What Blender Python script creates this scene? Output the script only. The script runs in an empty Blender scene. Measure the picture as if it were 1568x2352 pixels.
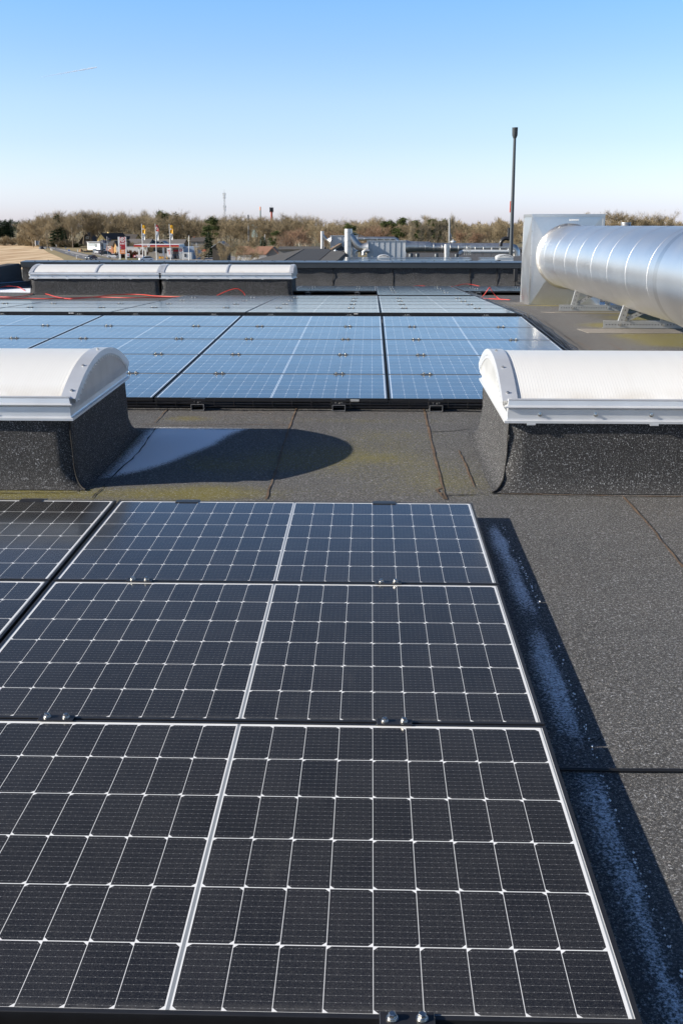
import bpy, bmesh, math, random
import numpy as np
from mathutils import Matrix, Vector
random.seed(7); rng = np.random.default_rng(7)
SC = bpy.context.scene
COL = SC.collection
rad = math.radians

# ---------------------------------------------------------------- geometry of the view
FPX, CX, CY = 2460.0, 784.0, 1176.0            # focal length and centre in a 1568 x 2352 picture
TH = math.atan((CY-450)/FPX)                   # pitch relative to the front roof slope
YAW = math.atan((853-CX)*math.cos(TH)/FPX)
AL = TH-math.atan((CY-517)/FPX)                # fall of the roof (about 1:40)
PT = 0.085                                     # panel top above the roof felt
HC = 1.429+PT
TA = math.tan(AL)
YR = 13.8                                      # ridge line of the flat roof
fw = np.array([-math.sin(YAW)*math.cos(TH), math.cos(YAW)*math.cos(TH), -math.sin(TH)])
rt = np.array([math.cos(YAW), math.sin(YAW), 0.0])
up = np.cross(rt, fw)
C0 = np.array([0, 0, HC])
RM = np.array([[1, 0, 0], [0, math.cos(AL), -math.sin(AL)], [0, math.sin(AL), math.cos(AL)]])
wf, wr, wu, WC = RM@fw, RM@rt, RM@up, RM@C0

def zF(x, y, z=0.0):                           # pixel -> front roof coordinates at height z
    d = fw+rt*(x-CX)/FPX-up*(y-CY)/FPX
    return C0+(z-HC)/d[2]*d
def wray(x, y): return wf+wr*(x-CX)/FPX-wu*(y-CY)/FPX
def at(x, y, Y):                               # pixel -> world point at depth Y
    d = wray(x, y); return Vector(WC+(Y-WC[1])/d[1]*d)
def atz(x, y, z):                              # pixel -> world point at height z
    d = wray(x, y); return Vector(WC+(z-WC[2])/d[2]*d)
def atB(x, y, off=0.0):                        # pixel -> world point on the back slope
    d = wray(x, y); n = np.array([0, TA, 1.0]); P = np.array([0, YR, YR*TA+off])
    return Vector(WC+((P-WC)@n)/(d@n)*d)
RF = Matrix.Rotation(AL, 4, 'X')
ZR = (RF@Vector((0, YR, 0))).z
def zroof(Y): return Y*TA if Y < YR else ZR-(Y-YR)*TA
def onroof(X, Y, off=0.0, rz=0.0):             # matrix of something standing on the roof
    if Y < YR: return RF@Matrix.Translation((X, Y, off))@Matrix.Rotation(rz, 4, 'Z')
    return Matrix.Translation((X, Y, zroof(Y)))@Matrix.Rotation(-AL, 4, 'X')@Matrix.Translation((0, 0, off))@Matrix.Rotation(rz, 4, 'Z')

# ---------------------------------------------------------------- camera, sky, sun, exposure
cam = bpy.data.cameras.new('camera'); co = bpy.data.objects.new('camera', cam); COL.objects.link(co)
cam.sensor_fit = 'VERTICAL'; cam.sensor_height = 36; cam.lens = FPX/2352*36
cam.clip_start = 0.05; cam.clip_end = 30000
m = Matrix.Identity(4)
for i in range(3):
    m[i][0] = wr[i]; m[i][1] = wu[i]; m[i][2] = -wf[i]; m[i][3] = WC[i]
co.matrix_world = m
SC.camera = co
SUN_EL = rad(23.5); SUN_DIR = Vector((-1, -0.19, 0)).normalized()*math.cos(SUN_EL)+Vector((0, 0, math.sin(SUN_EL)))
W = bpy.data.worlds.new('World'); SC.world = W; W.use_nodes = True
wn = W.node_tree; wn.nodes.clear()
sky = wn.nodes.new('ShaderNodeTexSky'); sky.sky_type = 'NISHITA'; sky.sun_disc = False
sky.sun_elevation = SUN_EL
sky.sun_rotation = math.atan2(SUN_DIR.x, SUN_DIR.y)
sky.air_density = 1.0; sky.dust_density = 0.6; sky.ozone_density = 1.6; sky.altitude = 50
bg = wn.nodes.new('ShaderNodeBackground'); bg.inputs['Strength'].default_value = 0.10
ow = wn.nodes.new('ShaderNodeOutputWorld')
# clear winter air: whiter at the horizon and a deeper blue overhead than the plain sky model
tc = wn.nodes.new('ShaderNodeTexCoord'); sz = wn.nodes.new('ShaderNodeSeparateXYZ'); wn.links.new(tc.outputs['Generated'], sz.inputs[0])
rp = wn.nodes.new('ShaderNodeValToRGB'); wn.links.new(sz.outputs[2], rp.inputs[0]); cr_ = rp.color_ramp
SKYM = ((0.0, (1.10, 1.17, 1.85)), (.017, (1.05, 1.15, 1.82)), (.028, (1.05, 1.13, 1.69)), (.045, (1.01, 1.09, 1.49)), (.071, (.95, 1.03, 1.33)), (.104, (.94, 1.03, 1.28)), (.144, (.83, 1.00, 1.29)), (.182, (.74, 1.01, 1.33)), (.29, (.48, .64, .86)), (.38, (.33, .39, .48)), (.55, (.21, .25, .31)), (.75, (.24, .40, .62)), (1.0, (.33, .54, .78)))
while len(cr_.elements) < len(SKYM): cr_.elements.new(.5)
for e_, (p_, c_) in zip(cr_.elements, SKYM): e_.position = p_
for e_, (p_, c_) in zip(cr_.elements, SKYM): e_.position = p_; e_.color = (*(v/2 for v in c_), 1)
vm = wn.nodes.new('ShaderNodeVectorMath'); vm.operation = 'MULTIPLY'; wn.links.new(sky.outputs[0], vm.inputs[0]); wn.links.new(rp.outputs[0], vm.inputs[1])
vs_ = wn.nodes.new('ShaderNodeVectorMath'); vs_.operation = 'SCALE'; vs_.inputs['Scale'].default_value = 2.0; wn.links.new(vm.outputs[0], vs_.inputs[0])
wn.links.new(vs_.outputs[0], bg.inputs[0]); wn.links.new(bg.outputs[0], ow.inputs[0])
sl = bpy.data.lights.new('sun', 'SUN'); sl.energy = 5.0; sl.angle = rad(0.5); sl.color = (1.0, 0.93, 0.82)
so = bpy.data.objects.new('sun', sl); COL.objects.link(so)
so.rotation_euler = SUN_DIR.to_track_quat('Z', 'Y').to_euler()
so.location = (-20, -5, 20)
SC.view_settings.view_transform = 'Standard'; SC.view_settings.look = 'None'
SC.view_settings.exposure = 0.75; SC.view_settings.gamma = 1.0; SC.view_settings.use_curve_mapping = False

# ---------------------------------------------------------------- materials
class NT:
    def __init__(s, name):
        s.m = bpy.data.materials.new(name); s.m.use_nodes = True
        s.t = s.m.node_tree; s.b = s.t.nodes['Principled BSDF']
    def n(s, typ, **kw):
        o = s.t.nodes.new(typ)
        for k, v in kw.items(): setattr(o, k, v)
        return o
    def lk(s, a, b): s.t.links.new(a, b)
    def put(s, sock, v):
        if isinstance(v, bpy.types.NodeSocket): s.lk(v, sock)
        else: sock.default_value = v
    def ma(s, op, a, b=0.0, c=None):
        o = s.n('ShaderNodeMath', operation=op); s.put(o.inputs[0], a); s.put(o.inputs[1], b)
        if c is not None: s.put(o.inputs[2], c)
        return o.outputs[0]
    def mix(s, f, a, b):
        o = s.n('ShaderNodeMix', data_type='RGBA'); s.put(o.inputs['Factor'], f)
        for k, v in ((6, a), (7, b)): s.put(o.inputs[k], (*v, 1) if isinstance(v, tuple) and len(v) == 3 else v)
        return o.outputs[2]
    def noise(s, scale, detail=2, vec=None, rough=0.5):
        o = s.n('ShaderNodeTexNoise'); o.inputs['Scale'].default_value = scale; o.inputs['Detail'].default_value = detail
        o.inputs['Roughness'].default_value = rough
        if vec is not None: s.lk(vec, o.inputs['Vector'])
        return o.outputs['Fac']
    def ramp(s, f, a, b): 
        o = s.n('ShaderNodeMapRange'); s.put(o.inputs[0], f); o.inputs[1].default_value = a; o.inputs[2].default_value = b
        return o.outputs[0]
    def pos(s): return s.n('ShaderNodeNewGeometry').outputs['Position']
    def obj(s): return s.n('ShaderNodeTexCoord').outputs['Object']
    def attr(s, name): return s.n('ShaderNodeAttribute', attribute_name=name).outputs['Fac']
    def rnd(s): return s.n('ShaderNodeObjectInfo').outputs['Random']
    def bump(s, h, strength, dist):
        o = s.n('ShaderNodeBump'); o.inputs['Strength'].default_value = strength; o.inputs['Distance'].default_value = dist
        s.lk(h, o.inputs['Height']); s.lk(o.outputs[0], s.b.inputs['Normal'])
    def set(s, col=None, rough=None, metal=None, spec=None):
        if col is not None: s.put(s.b.inputs['Base Color'], (*col, 1) if isinstance(col, tuple) and len(col) == 3 else col)
        if rough is not None: s.put(s.b.inputs['Roughness'], rough)
        if metal is not None: s.put(s.b.inputs['Metallic'], metal)
        if spec is not None: s.put(s.b.inputs['Specular IOR Level'], spec)
        return s.m

def plain(name, col, rough=0.6, metal=0.0, var=0.12, scale=8.0, spec=0.5):
    k = NT(name); f = k.noise(scale, 4, k.pos())
    c0 = tuple(x*(1-var) for x in col); c1 = tuple(min(1, x*(1+var)) for x in col)
    k.set(k.mix(k.ramp(f, .3, .7), c0, c1), rough, metal, spec)
    return k.m

def felt(name, base=(0.104, 0.102, 0.100), speck=0.44, grain=1.0):
    k = NT(name); p = k.pos()
    big = k.ramp(k.noise(1.1, 4, p), .3, .7); mid = k.ramp(k.noise(9, 3, p), .3, .7)
    g = k.noise(105*grain, 5, p, .84)
    c = k.mix(big, tuple(x*.86 for x in base), tuple(x*1.12 for x in base))
    c = k.mix(k.ma('MULTIPLY', mid, .25), c, tuple(x*1.35 for x in base))
    c = k.mix(k.ramp(g, .36, .58), k.mix(.72, c, (0.012, 0.012, 0.013)), k.mix(k.ramp(g, .54, .70), c, tuple(x*2.2 for x in base)))
    v = k.n('ShaderNodeTexVoronoi'); v.inputs['Scale'].default_value = 230*grain; k.lk(p, v.inputs['Vector'])
    sc = k.n('ShaderNodeSeparateColor'); k.lk(v.outputs['Color'], sc.inputs[0])
    sp = k.ma('MULTIPLY', k.ma('LESS_THAN', v.outputs['Distance'], 0.42), k.ma('GREATER_THAN', sc.outputs[0], 0.78))
    c = k.mix(k.ma('MULTIPLY', sp, speck), c, (0.50, 0.47, 0.42))
    v2 = k.n('ShaderNodeTexVoronoi'); v2.inputs['Scale'].default_value = 85*grain; k.lk(p, v2.inputs['Vector'])
    s2 = k.n('ShaderNodeSeparateColor'); k.lk(v2.outputs['Color'], s2.inputs[0])
    sp2 = k.ma('MULTIPLY', k.ma('LESS_THAN', v2.outputs['Distance'], 0.24), k.ma('GREATER_THAN', s2.outputs[0], 0.87))
    c = k.mix(k.ma('MULTIPLY', sp2, speck), c, (0.55, 0.51, 0.45))
    # moss and frost: patches of their own, written as point attributes of the mesh
    nm = k.noise(55, 4, p, .7)
    moss = k.ramp(k.ma('ADD', k.attr('moss'), k.ma('MULTIPLY', k.ma('SUBTRACT', nm, .5), 1.5)), .28, .85)
    c = k.mix(k.ma('MULTIPLY', moss, .8), c, (0.17, 0.145, 0.022))
    wear = k.attr('wear')
    c = k.mix(k.ma('MULTIPLY', wear, k.ramp(k.noise(30, 3, p), .3, .75)), c, (0.12, 0.10, 0.082))
    nf = k.noise(120, 4, p, .85)
    fr = k.ramp(k.ma('ADD', k.attr('frost'), k.ma('MULTIPLY', k.ma('SUBTRACT', nf, .5), 3.4)), .22, .85)
    c = k.mix(fr, c, (0.92, 0.94, 0.97))
    k.bump(k.ma('ADD', g, k.ma('MULTIPLY', sp, .8)), .9, .004)
    return k.set(c, .85, 0, .2)

def panel_mat():
    k = NT('solar_glass'); o = k.obj()
    s = k.n('ShaderNodeSeparateXYZ'); k.lk(o, s.inputs[0]); x, y = s.outputs[0], s.outputs[1]
    PX, PY = 0.0925, 0.1815
    ax = k.ma('ABSOLUTE', x); u = k.ma('SUBTRACT', ax, 0.0064)
    cu = k.ma('DIVIDE', u, PX); fu = k.ma('FRACT', cu)
    v = k.ma('DIVIDE', k.ma('ADD', y, 3*PY+.0046), PY); fv = k.ma('FRACT', v); row = k.ma('FLOOR', v)
    du = k.ma('MULTIPLY', k.ma('SUBTRACT', .5, k.ma('ABSOLUTE', k.ma('SUBTRACT', fu, .5))), PX)
    dv = k.ma('MULTIPLY', k.ma('SUBTRACT', .5, k.ma('ABSOLUTE', k.ma('SUBTRACT', fv, .5))), PY)
    par = k.ma('MODULO', row, 2.0)
    fside = k.ma('ADD', k.ma('MULTIPLY', par, k.ma('SUBTRACT', 1.0, fu)), k.ma('MULTIPLY', k.ma('SUBTRACT', 1.0, par), fu))
    ch = k.ma('GREATER_THAN', k.ma('ADD', k.ma('MULTIPLY', fside, PX), dv), 0.0112)
    inside = k.ma('MULTIPLY', k.ma('GREATER_THAN', u, 0.0), k.ma('LESS_THAN', u, 9*PX))
    inside = k.ma('MULTIPLY', inside, k.ma('LESS_THAN', k.ma('ABSOLUTE', k.ma('ADD', y, .0046)), 3*PY))
    cell = k.ma('MULTIPLY', k.ma('MULTIPLY', k.ma('GREATER_THAN', du, 0.00062), k.ma('GREATER_THAN', dv, 0.0012)), k.ma('MULTIPLY', ch, inside))
    # cell tone, wires
    cx_ = k.n('ShaderNodeCombineXYZ'); k.lk(k.ma('FLOOR', k.ma('DIVIDE', x, PX)), cx_.inputs[0]); k.lk(row, cx_.inputs[1]); k.lk(k.ma('MULTIPLY', k.rnd(), 50), cx_.inputs[2])
    wn_ = k.n('ShaderNodeTexWhiteNoise'); k.lk(cx_.outputs[0], wn_.inputs['Vector'])
    tone = k.mix(wn_.outputs['Value'], (0.0050, 0.0050, 0.0056), (0.0120, 0.0115, 0.0120))
    wv = k.ma('MULTIPLY', k.ma('ABSOLUTE', k.ma('SUBTRACT', k.ma('FRACT', k.ma('MULTIPLY', fv, 10.0)), .5)), PY/10)
    wire = k.ma('LESS_THAN', wv, 0.00035)
    pu = k.ma('ABSOLUTE', k.ma('SUBTRACT', k.ma('FRACT', k.ma('MULTIPLY', fu, 6.0)), .5))
    dot = k.ma('MULTIPLY', k.ma('LESS_THAN', wv, 0.0009), k.ma('LESS_THAN', pu, 0.055))
    c = k.mix(k.ma('MULTIPLY', wire, .42), tone, (0.26, 0.26, 0.26))
    c = k.mix(k.ma('MULTIPLY', dot, .42), c, (0.5, 0.5, 0.5))
    # dust: fine grains over the glass and a dirtier strip along the lower edge
    gr = k.noise(420, 2, o, .75); cl = k.ramp(k.noise(5, 4, o), .35, .75)
    d = k.ma('ADD', k.ma('MULTIPLY', k.ramp(gr, .46, .72), .10), k.ma('ADD', .018, k.ma('MULTIPLY', cl, .020)))
    mp = k.n('ShaderNodeMapping'); k.lk(o, mp.inputs[0]); mp.inputs['Scale'].default_value = (9, 2.2, 1)
    st = k.ma('MULTIPLY', k.ramp(k.noise(1.0, 5, mp.outputs[0], .65), .54, .74), k.ramp(k.noise(1.7, 3, k.pos()), .42, .62))
    d = k.ma('ADD', d, k.ma('MULTIPLY', st, .035))
    low = k.ma('MULTIPLY', k.ramp(y, -.525, -.552), k.ramp(k.noise(35, 4, o), .25, .7))
    d = k.ma('ADD', d, k.ma('MULTIPLY', low, .16))
    white = k.mix(k.ramp(k.noise(14, 3, o), .3, .7), (0.90, 0.90, 0.89), (0.82, 0.82, 0.81))
    rib = k.ma('ADD', k.ma('LESS_THAN', ax, 0.0037), k.ma('MULTIPLY', k.ma('GREATER_THAN', ax, 9*PX+.0125), k.ma('LESS_THAN', ax, 9*PX+.0165)))
    white = k.mix(rib, white, (0.25, 0.27, 0.29))
    c = k.mix(cell, white, c)
    c = k.mix(d, c, (0.42, 0.40, 0.37))
    rr = k.ma('ADD', .13, k.ma('MULTIPLY', k.ramp(k.noise(3, 4, o), .3, .7), .07))
    k.set(c, rr, 0, .5); k.b.inputs['IOR'].default_value = 1.5
    k.b.inputs['Coat Weight'].default_value = .48; k.b.inputs['Coat Roughness'].default_value = .13
    return k.m

def galv(name, base=.60, rough=.30, spangle=22, var=.10, tint=(1, .985, .96), bump=.05, rv=.06):
    k = NT(name); p = k.obj()
    v = k.n('ShaderNodeTexVoronoi'); v.inputs['Scale'].default_value = spangle; k.lk(p, v.inputs['Vector'])
    s = k.n('ShaderNodeSeparateColor'); k.lk(v.outputs['Color'], s.inputs[0])
    mp = k.n('ShaderNodeMapping'); k.lk(p, mp.inputs[0]); mp.inputs['Scale'].default_value = (1.2, 1.2, 14)
    st = k.noise(2.2, 5, p, .6)
    a = tuple(base*(1-var)*t for t in tint); b = tuple(base*(1+var)*t for t in tint)
    k.set(k.mix(k.ma('ADD', k.ma('MULTIPLY', s.outputs[0], .5), k.ma('MULTIPLY', k.ramp(st, .3, .7), .5)), a, b),
          k.ma('ADD', rough-rv, k.ma('MULTIPLY', k.ramp(st, .3, .7), 2*rv)), 1.0)
    if bump: k.bump(k.noise(2.0, 2, p), bump, .015)
    return k.m

M = {}
M['felt'] = felt('roof_felt')
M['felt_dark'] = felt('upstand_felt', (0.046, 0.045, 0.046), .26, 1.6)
M['felt_patch'] = felt('felt_patch', (0.23, 0.205, 0.175), .3)
M['glass'] = panel_mat()
M['frame'] = plain('black_anodised', (0.018, 0.018, 0.02), .38, .0, .15, 20)
M['rail'] = plain('grey_rail', (0.33, 0.33, 0.34), .42, .7)
M['black'] = plain('black_plastic', (0.015, 0.015, 0.017), .45)
M['blackmetal'] = plain('black_coated_metal', (0.02, 0.02, 0.023), .33)
M['tray'] = plain('cable_tray_steel', (0.09, 0.10, 0.12), .35, .6)
M['steel'] = plain('bolt_steel', (0.62, 0.60, 0.56), .28, 1.0, .15, 200)
M['seam'] = plain('felt_seam_bitumen', (0.12, 0.078, 0.048), .9, 0, .5, 14)
M['crack'] = plain('felt_lap_dark', (0.02, 0.018, 0.016), .9, 0, .3, 30)
M['alu'] = plain('mill_aluminium', (0.72, 0.73, 0.74), .38, .5, .06, 5)
M['galv'] = galv('galvanised_sheet', .74, .36, 30, .03, (1, .985, .96), 0)
M['duct'] = galv('spiral_duct_sheet', .88, .37, 6, .02, (1, .99, .975), 0, .02)
M['ductfar'] = galv('distant_duct_sheet', .55, .42, 3, .05, (1, 1, .99), 0); M['ductfar'].node_tree.nodes['Principled BSDF'].inputs['Metallic'].default_value = .9
M['channel'] = galv('support_channel', .40, .45, 40, .10, (1, 1.01, 1.0)); M['channel'].node_tree.nodes['Principled BSDF'].inputs['Metallic'].default_value = .45
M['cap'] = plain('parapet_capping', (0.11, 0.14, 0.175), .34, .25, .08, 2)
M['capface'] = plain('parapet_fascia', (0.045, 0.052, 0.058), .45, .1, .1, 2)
M['red'] = plain('red_cable', (0.58, 0.045, 0.03), .42, 0, .15, 30)
M['flue'] = plain('flue_grey', (0.06, 0.07, 0.08), .42, .1)
M['orange'] = plain('orange_tape', (0.8, 0.12, 0.05), .5)

def poly_mat():
    k = NT('opal_polycarbonate'); o = k.obj(); s = k.n('ShaderNodeSeparateXYZ'); k.lk(o, s.inputs[0])
    w = k.ma('ABSOLUTE', k.ma('SUBTRACT', k.ma('FRACT', k.ma('MULTIPLY', s.outputs[0], 62.5)), .5))
    st = k.ramp(w, .34, .46)
    c = k.mix(k.ma('MULTIPLY', st, .12), (0.90, 0.89, 0.86), (0.74, 0.73, 0.71))
    low = k.ramp(k.ma('ABSOLUTE', s.outputs[1]), .52, .66)
    c = k.mix(k.ma('MULTIPLY', low, k.ma('MULTIPLY', k.ramp(k.noise(7, 4, o), .3, .7), .6)), c, (0.55, 0.47, 0.36))
    mp = k.n('ShaderNodeMapping'); k.lk(o, mp.inputs[0]); mp.inputs['Scale'].default_value = (16, 1.5, 1.5)
    c = k.mix(k.ma('MULTIPLY', k.ramp(k.noise(1.0, 4, mp.outputs[0]), .5, .75), .15), c, (0.72, 0.69, 0.64))
    k.set(c, .32, 0, .5); k.bump(st, .25, .002)
    return k.m
def translucent(m, f, col):
    t = m.node_tree; b = t.nodes['Principled BSDF']; o = t.nodes['Material Output']; tr = t.nodes.new('ShaderNodeBsdfTranslucent'); tr.inputs[0].default_value = (*col, 1)
    mx = t.nodes.new('ShaderNodeMixShader'); mx.inputs[0].default_value = f; t.links.new(b.outputs[0], mx.inputs[1]); t.links.new(tr.outputs[0], mx.inputs[2]); t.links.new(mx.outputs[0], o.inputs['Surface']); return m
M['poly'] = translucent(poly_mat(), .16, (.85, .84, .82))
M['polyend'] = translucent(plain('opal_end_sheet', (0.74, 0.75, 0.75), .4, 0, .12, 9), .5, (.85, .85, .84))

# ---------------------------------------------------------------- mesh helpers
def part_copy(name, me, parent, loc):
    o = bpy.data.objects.new(name, me); COL.objects.link(o); o.parent = parent; o.matrix_local = loc; return o
class MB:
    def __init__(s): s.v = []; s.f = []; s.sm = []
    def add(s, vs, fs, smooth=False):
        b = len(s.v); s.v += [tuple(x) for x in vs]; s.f += [tuple(i+b for i in f) for f in fs]; s.sm += [smooth]*len(fs); return s
    def box(s, x0, y0, z0, x1, y1, z1, mat=None):
        v = [(x, y, z) for z in (z0, z1) for y in (y0, y1) for x in (x0, x1)]
        if mat is not None: v = [mat@Vector(q) for q in v]
        return s.add(v, [(0, 2, 3, 1), (4, 5, 7, 6), (0, 1, 5, 4), (2, 6, 7, 3), (0, 4, 6, 2), (1, 3, 7, 5)])
    def bbox(s, x0, y0, z0, x1, y1, z1, b=.002, mat=None):   # box with chamfered edges
        bm = bmesh.new(); bmesh.ops.create_cube(bm, size=1)
        for v in bm.verts: v.co = Vector(((x0+x1)/2+v.co.x*(x1-x0), (y0+y1)/2+v.co.y*(y1-y0), (z0+z1)/2+v.co.z*(z1-z0)))
        bmesh.ops.bevel(bm, geom=bm.edges[:], offset=b, segments=1, affect='EDGES')
        bm.verts.index_update()
        vs = [mat@v.co if mat is not None else v.co for v in bm.verts]
        s.add(vs, [[v.index for v in f.verts] for f in bm.faces]); bm.free(); return s
    def bar(s, p, q, w, h, upv=(0, 0, 1)):
        p, q = Vector(p), Vector(q); d = (q-p).normalized(); u = Vector(upv)
        a = d.cross(u)
        if a.length < 1e-4: a = d.cross(Vector((0, 1, 0)))
        a.normalize(); b = a.cross(d)
        vs = [c+a*sx*w/2+b*sy*h/2 for c in (p, q) for sx, sy in ((-1, -1), (1, -1), (1, 1), (-1, 1))]
        return s.add(vs, [(3, 2, 1, 0), (4, 5, 6, 7), (0, 1, 5, 4), (1, 2, 6, 5), (2, 3, 7, 6), (3, 0, 4, 7)])
    def tube(s, pts, r, n=8, caps=True, smooth=True):
        pts = [Vector(p) for p in pts]; rs = r if isinstance(r, (list, tuple)) else [r]*len(pts)
        t0 = (pts[1]-pts[0]).normalized(); a = t0.cross(Vector((0, 0, 1)))
        if a.length < 1e-3: a = t0.cross(Vector((0, 1, 0)))
        a.normalize(); vs = []
        for i, p in enumerate(pts):
            t = (pts[min(i+1, len(pts)-1)]-pts[max(i-1, 0)]).normalized()
            a = (a-t*a.dot(t)).normalized(); b = t.cross(a)
            for k in range(n):
                g = 2*math.pi*k/n; vs.append(p+(a*math.cos(g)+b*math.sin(g))*rs[i])
        fs = [(i*n+k, i*n+(k+1) % n, (i+1)*n+(k+1) % n, (i+1)*n+k) for i in range(len(pts)-1) for k in range(n)]
        s.add(vs, fs, smooth)
        if caps:
            s.add(vs[:n], [tuple(range(n-1, -1, -1))]); s.add(vs[-n:], [tuple(range(n))])
        return s
    def lathe(s, prof, n=16, mat=None, smooth=True):        # prof: (r, z)
        vs = [(r*math.cos(2*math.pi*k/n), r*math.sin(2*math.pi*k/n), z) for r, z in prof for k in range(n)]
        if mat is not None: vs = [mat@Vector(v) for v in vs]
        fs = [(i*n+k, i*n+(k+1) % n, (i+1)*n+(k+1) % n, (i+1)*n+k) for i in range(len(prof)-1) for k in range(n)]
        return s.add(vs, fs, smooth)
    def build(s, name, mat, parent=None, mw=None):
        me = bpy.data.meshes.new(name); me.from_pydata([tuple(v) for v in s.v], [], s.f); me.update()
        me.polygons.foreach_set('use_smooth', s.sm)
        me.materials.append(mat if not isinstance(mat, str) else M[mat])
        return link(name, me, parent, mw)
def link(name, data, parent=None, mw=None):
    o = bpy.data.objects.new(name, data); COL.objects.link(o)
    if parent is not None: o.parent = parent
    if mw is not None: o.matrix_world = mw
    return o
def tag(o, label=None, cat=None, group=None, kind=None):
    if label: o['label'] = label
    if cat: o['category'] = cat
    if group: o['group'] = group
    if kind: o['kind'] = kind
    return o
def empty(name, mw, label, cat, group=None):
    o = bpy.data.objects.new(name, None); COL.objects.link(o); o.empty_display_size = .1
    o.matrix_world = mw; return tag(o, label, cat, group)
KIDS = {}
def copy_tree(o, mw=None, parent=None):
    c = o.copy(); COL.objects.link(c); c.parent = parent
    for ch in list(o.children): copy_tree(ch, None, c)
    if mw is not None: c.matrix_world = mw
    return c
T = Matrix.Translation
def RZ(a): return Matrix.Rotation(a, 4, 'Z')
def vnoise(x, y, seed=0):                                   # smooth value noise for numpy arrays
    xi = np.floor(x).astype(int); yi = np.floor(y).astype(int); fx = x-xi; fy = y-yi
    fx = fx*fx*(3-2*fx); fy = fy*fy*(3-2*fy)
    def h(a, b):
        n = (a*374761393+b*668265263+seed*974634777) & 0x7fffffff
        n = ((n ^ (n >> 13))*1274126177) & 0x7fffffff
        return ((n ^ (n >> 16)) & 0xffff)/65535.0
    return (h(xi, yi)*(1-fx)+h(xi+1, yi)*fx)*(1-fy)+(h(xi, yi+1)*(1-fx)+h(xi+1, yi+1)*fx)*fy
def fbm(x, y, seed=0): return (vnoise(x, y, seed)*.5+vnoise(x*2.1, y*2.1, seed+1)*.3+vnoise(x*4.3, y*4.3, seed+2)*.2)
def polysd(px, py, poly):                                   # signed distance to a polygon, positive inside
    poly = np.array(poly); n = len(poly); d = np.full(px.shape, 1e9); ins = np.zeros(px.shape, bool)
    for i in range(n):
        a, b = poly[i], poly[(i+1) % n]; e = b-a
        t = np.clip(((px-a[0])*e[0]+(py-a[1])*e[1])/(e@e), 0, 1)
        d = np.minimum(d, np.hypot(px-a[0]-t*e[0], py-a[1]-t*e[1]))
        c = (a[1] > py) != (b[1] > py)
        with np.errstate(divide='ignore', invalid='ignore'):
            ins ^= c & (px < (b[0]-a[0])*(py-a[1])/(b[1]-a[1]+1e-12)+a[0])
    return np.where(ins, d, -d)
def grid_mesh(name, xs, ys, zf, mat, attrs=None, parent=None, mw=None):
    X, Y = np.meshgrid(xs, ys); nx, ny = len(xs), len(ys)
    Z = zf(X, Y)
    me = bpy.data.meshes.new(name)
    idx = np.arange(nx*ny).reshape(ny, nx)
    q = np.stack([idx[:-1, :-1], idx[:-1, 1:], idx[1:, 1:], idx[1:, :-1]], -1).reshape(-1, 4)
    me.vertices.add(nx*ny); me.vertices.foreach_set('co', np.stack([X, Y, Z], -1).reshape(-1).astype(np.float32))
    me.loops.add(q.size); me.loops.foreach_set('vertex_index', q.reshape(-1).astype(np.int32))
    me.polygons.add(len(q)); me.polygons.foreach_set('loop_start', (np.arange(len(q))*4).astype(np.int32))
    me.polygons.foreach_set('use_smooth', np.ones(len(q), bool))
    me.update(); me.validate()
    for k, fn in (attrs or {}).items():
        a = me.attributes.new(k, 'FLOAT', 'POINT'); a.data.foreach_set('value', fn(X, Y).reshape(-1).astype(np.float32))
    me.materials.append(M[mat] if isinstance(mat, str) else mat)
    return link(name, me, parent, mw)

# ================================================================ the roof the panels stand on
bld = empty('factory_building', T((0, 0, 0)), 'dark felt flat roof with low dark parapet that carries the solar panels', 'building')
fl_poly = [zF(*p)[:2] for p in ((312, 986), (345, 977), (480, 979), (610, 981), (580, 990), (545, 1004), (515, 1024), (450, 1050), (390, 1074), (330, 1090), (262, 1103), (196, 1109))]
def frost_f(X, Y):
    n = fbm(X*3, Y*3, 3)
    sd = polysd(X, Y, fl_poly)-.035
    fadeR = np.clip(1.0-(X+0.95)/0.75, 0, 1)
    a = np.clip(sd/.12, 0, 1)*(.15+1.15*fadeR)*(.7+.6*n)
    near = np.clip((X+1.56)/.18, 0, 1)
    a = a*(.45+.55*near)
    # strip beside the front panels
    xr = .640+.012*np.sin(Y*2.1)+.02*(vnoise(X*0+Y*6, Y*0, 8)-.5)
    s = np.clip((xr-X)/.018, 0, 1)*np.clip((X-.545-.03*(vnoise(Y*3, Y*0, 4)-.5))/.05, 0, 1)
    gap = 1-np.exp(-((Y-3.72)/.16)**2)*.85-np.exp(-((Y-2.72)/.14)**2)*.95-np.exp(-((Y-5.0)/.12)**2)*.9
    s = s*np.clip(gap, 0, 1)*np.clip((5.05-Y)/.1, 0, 1)*(.46+.42*n)*np.clip(.66+.06*Y, 0, .95)
    return np.maximum(a, s)
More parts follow.
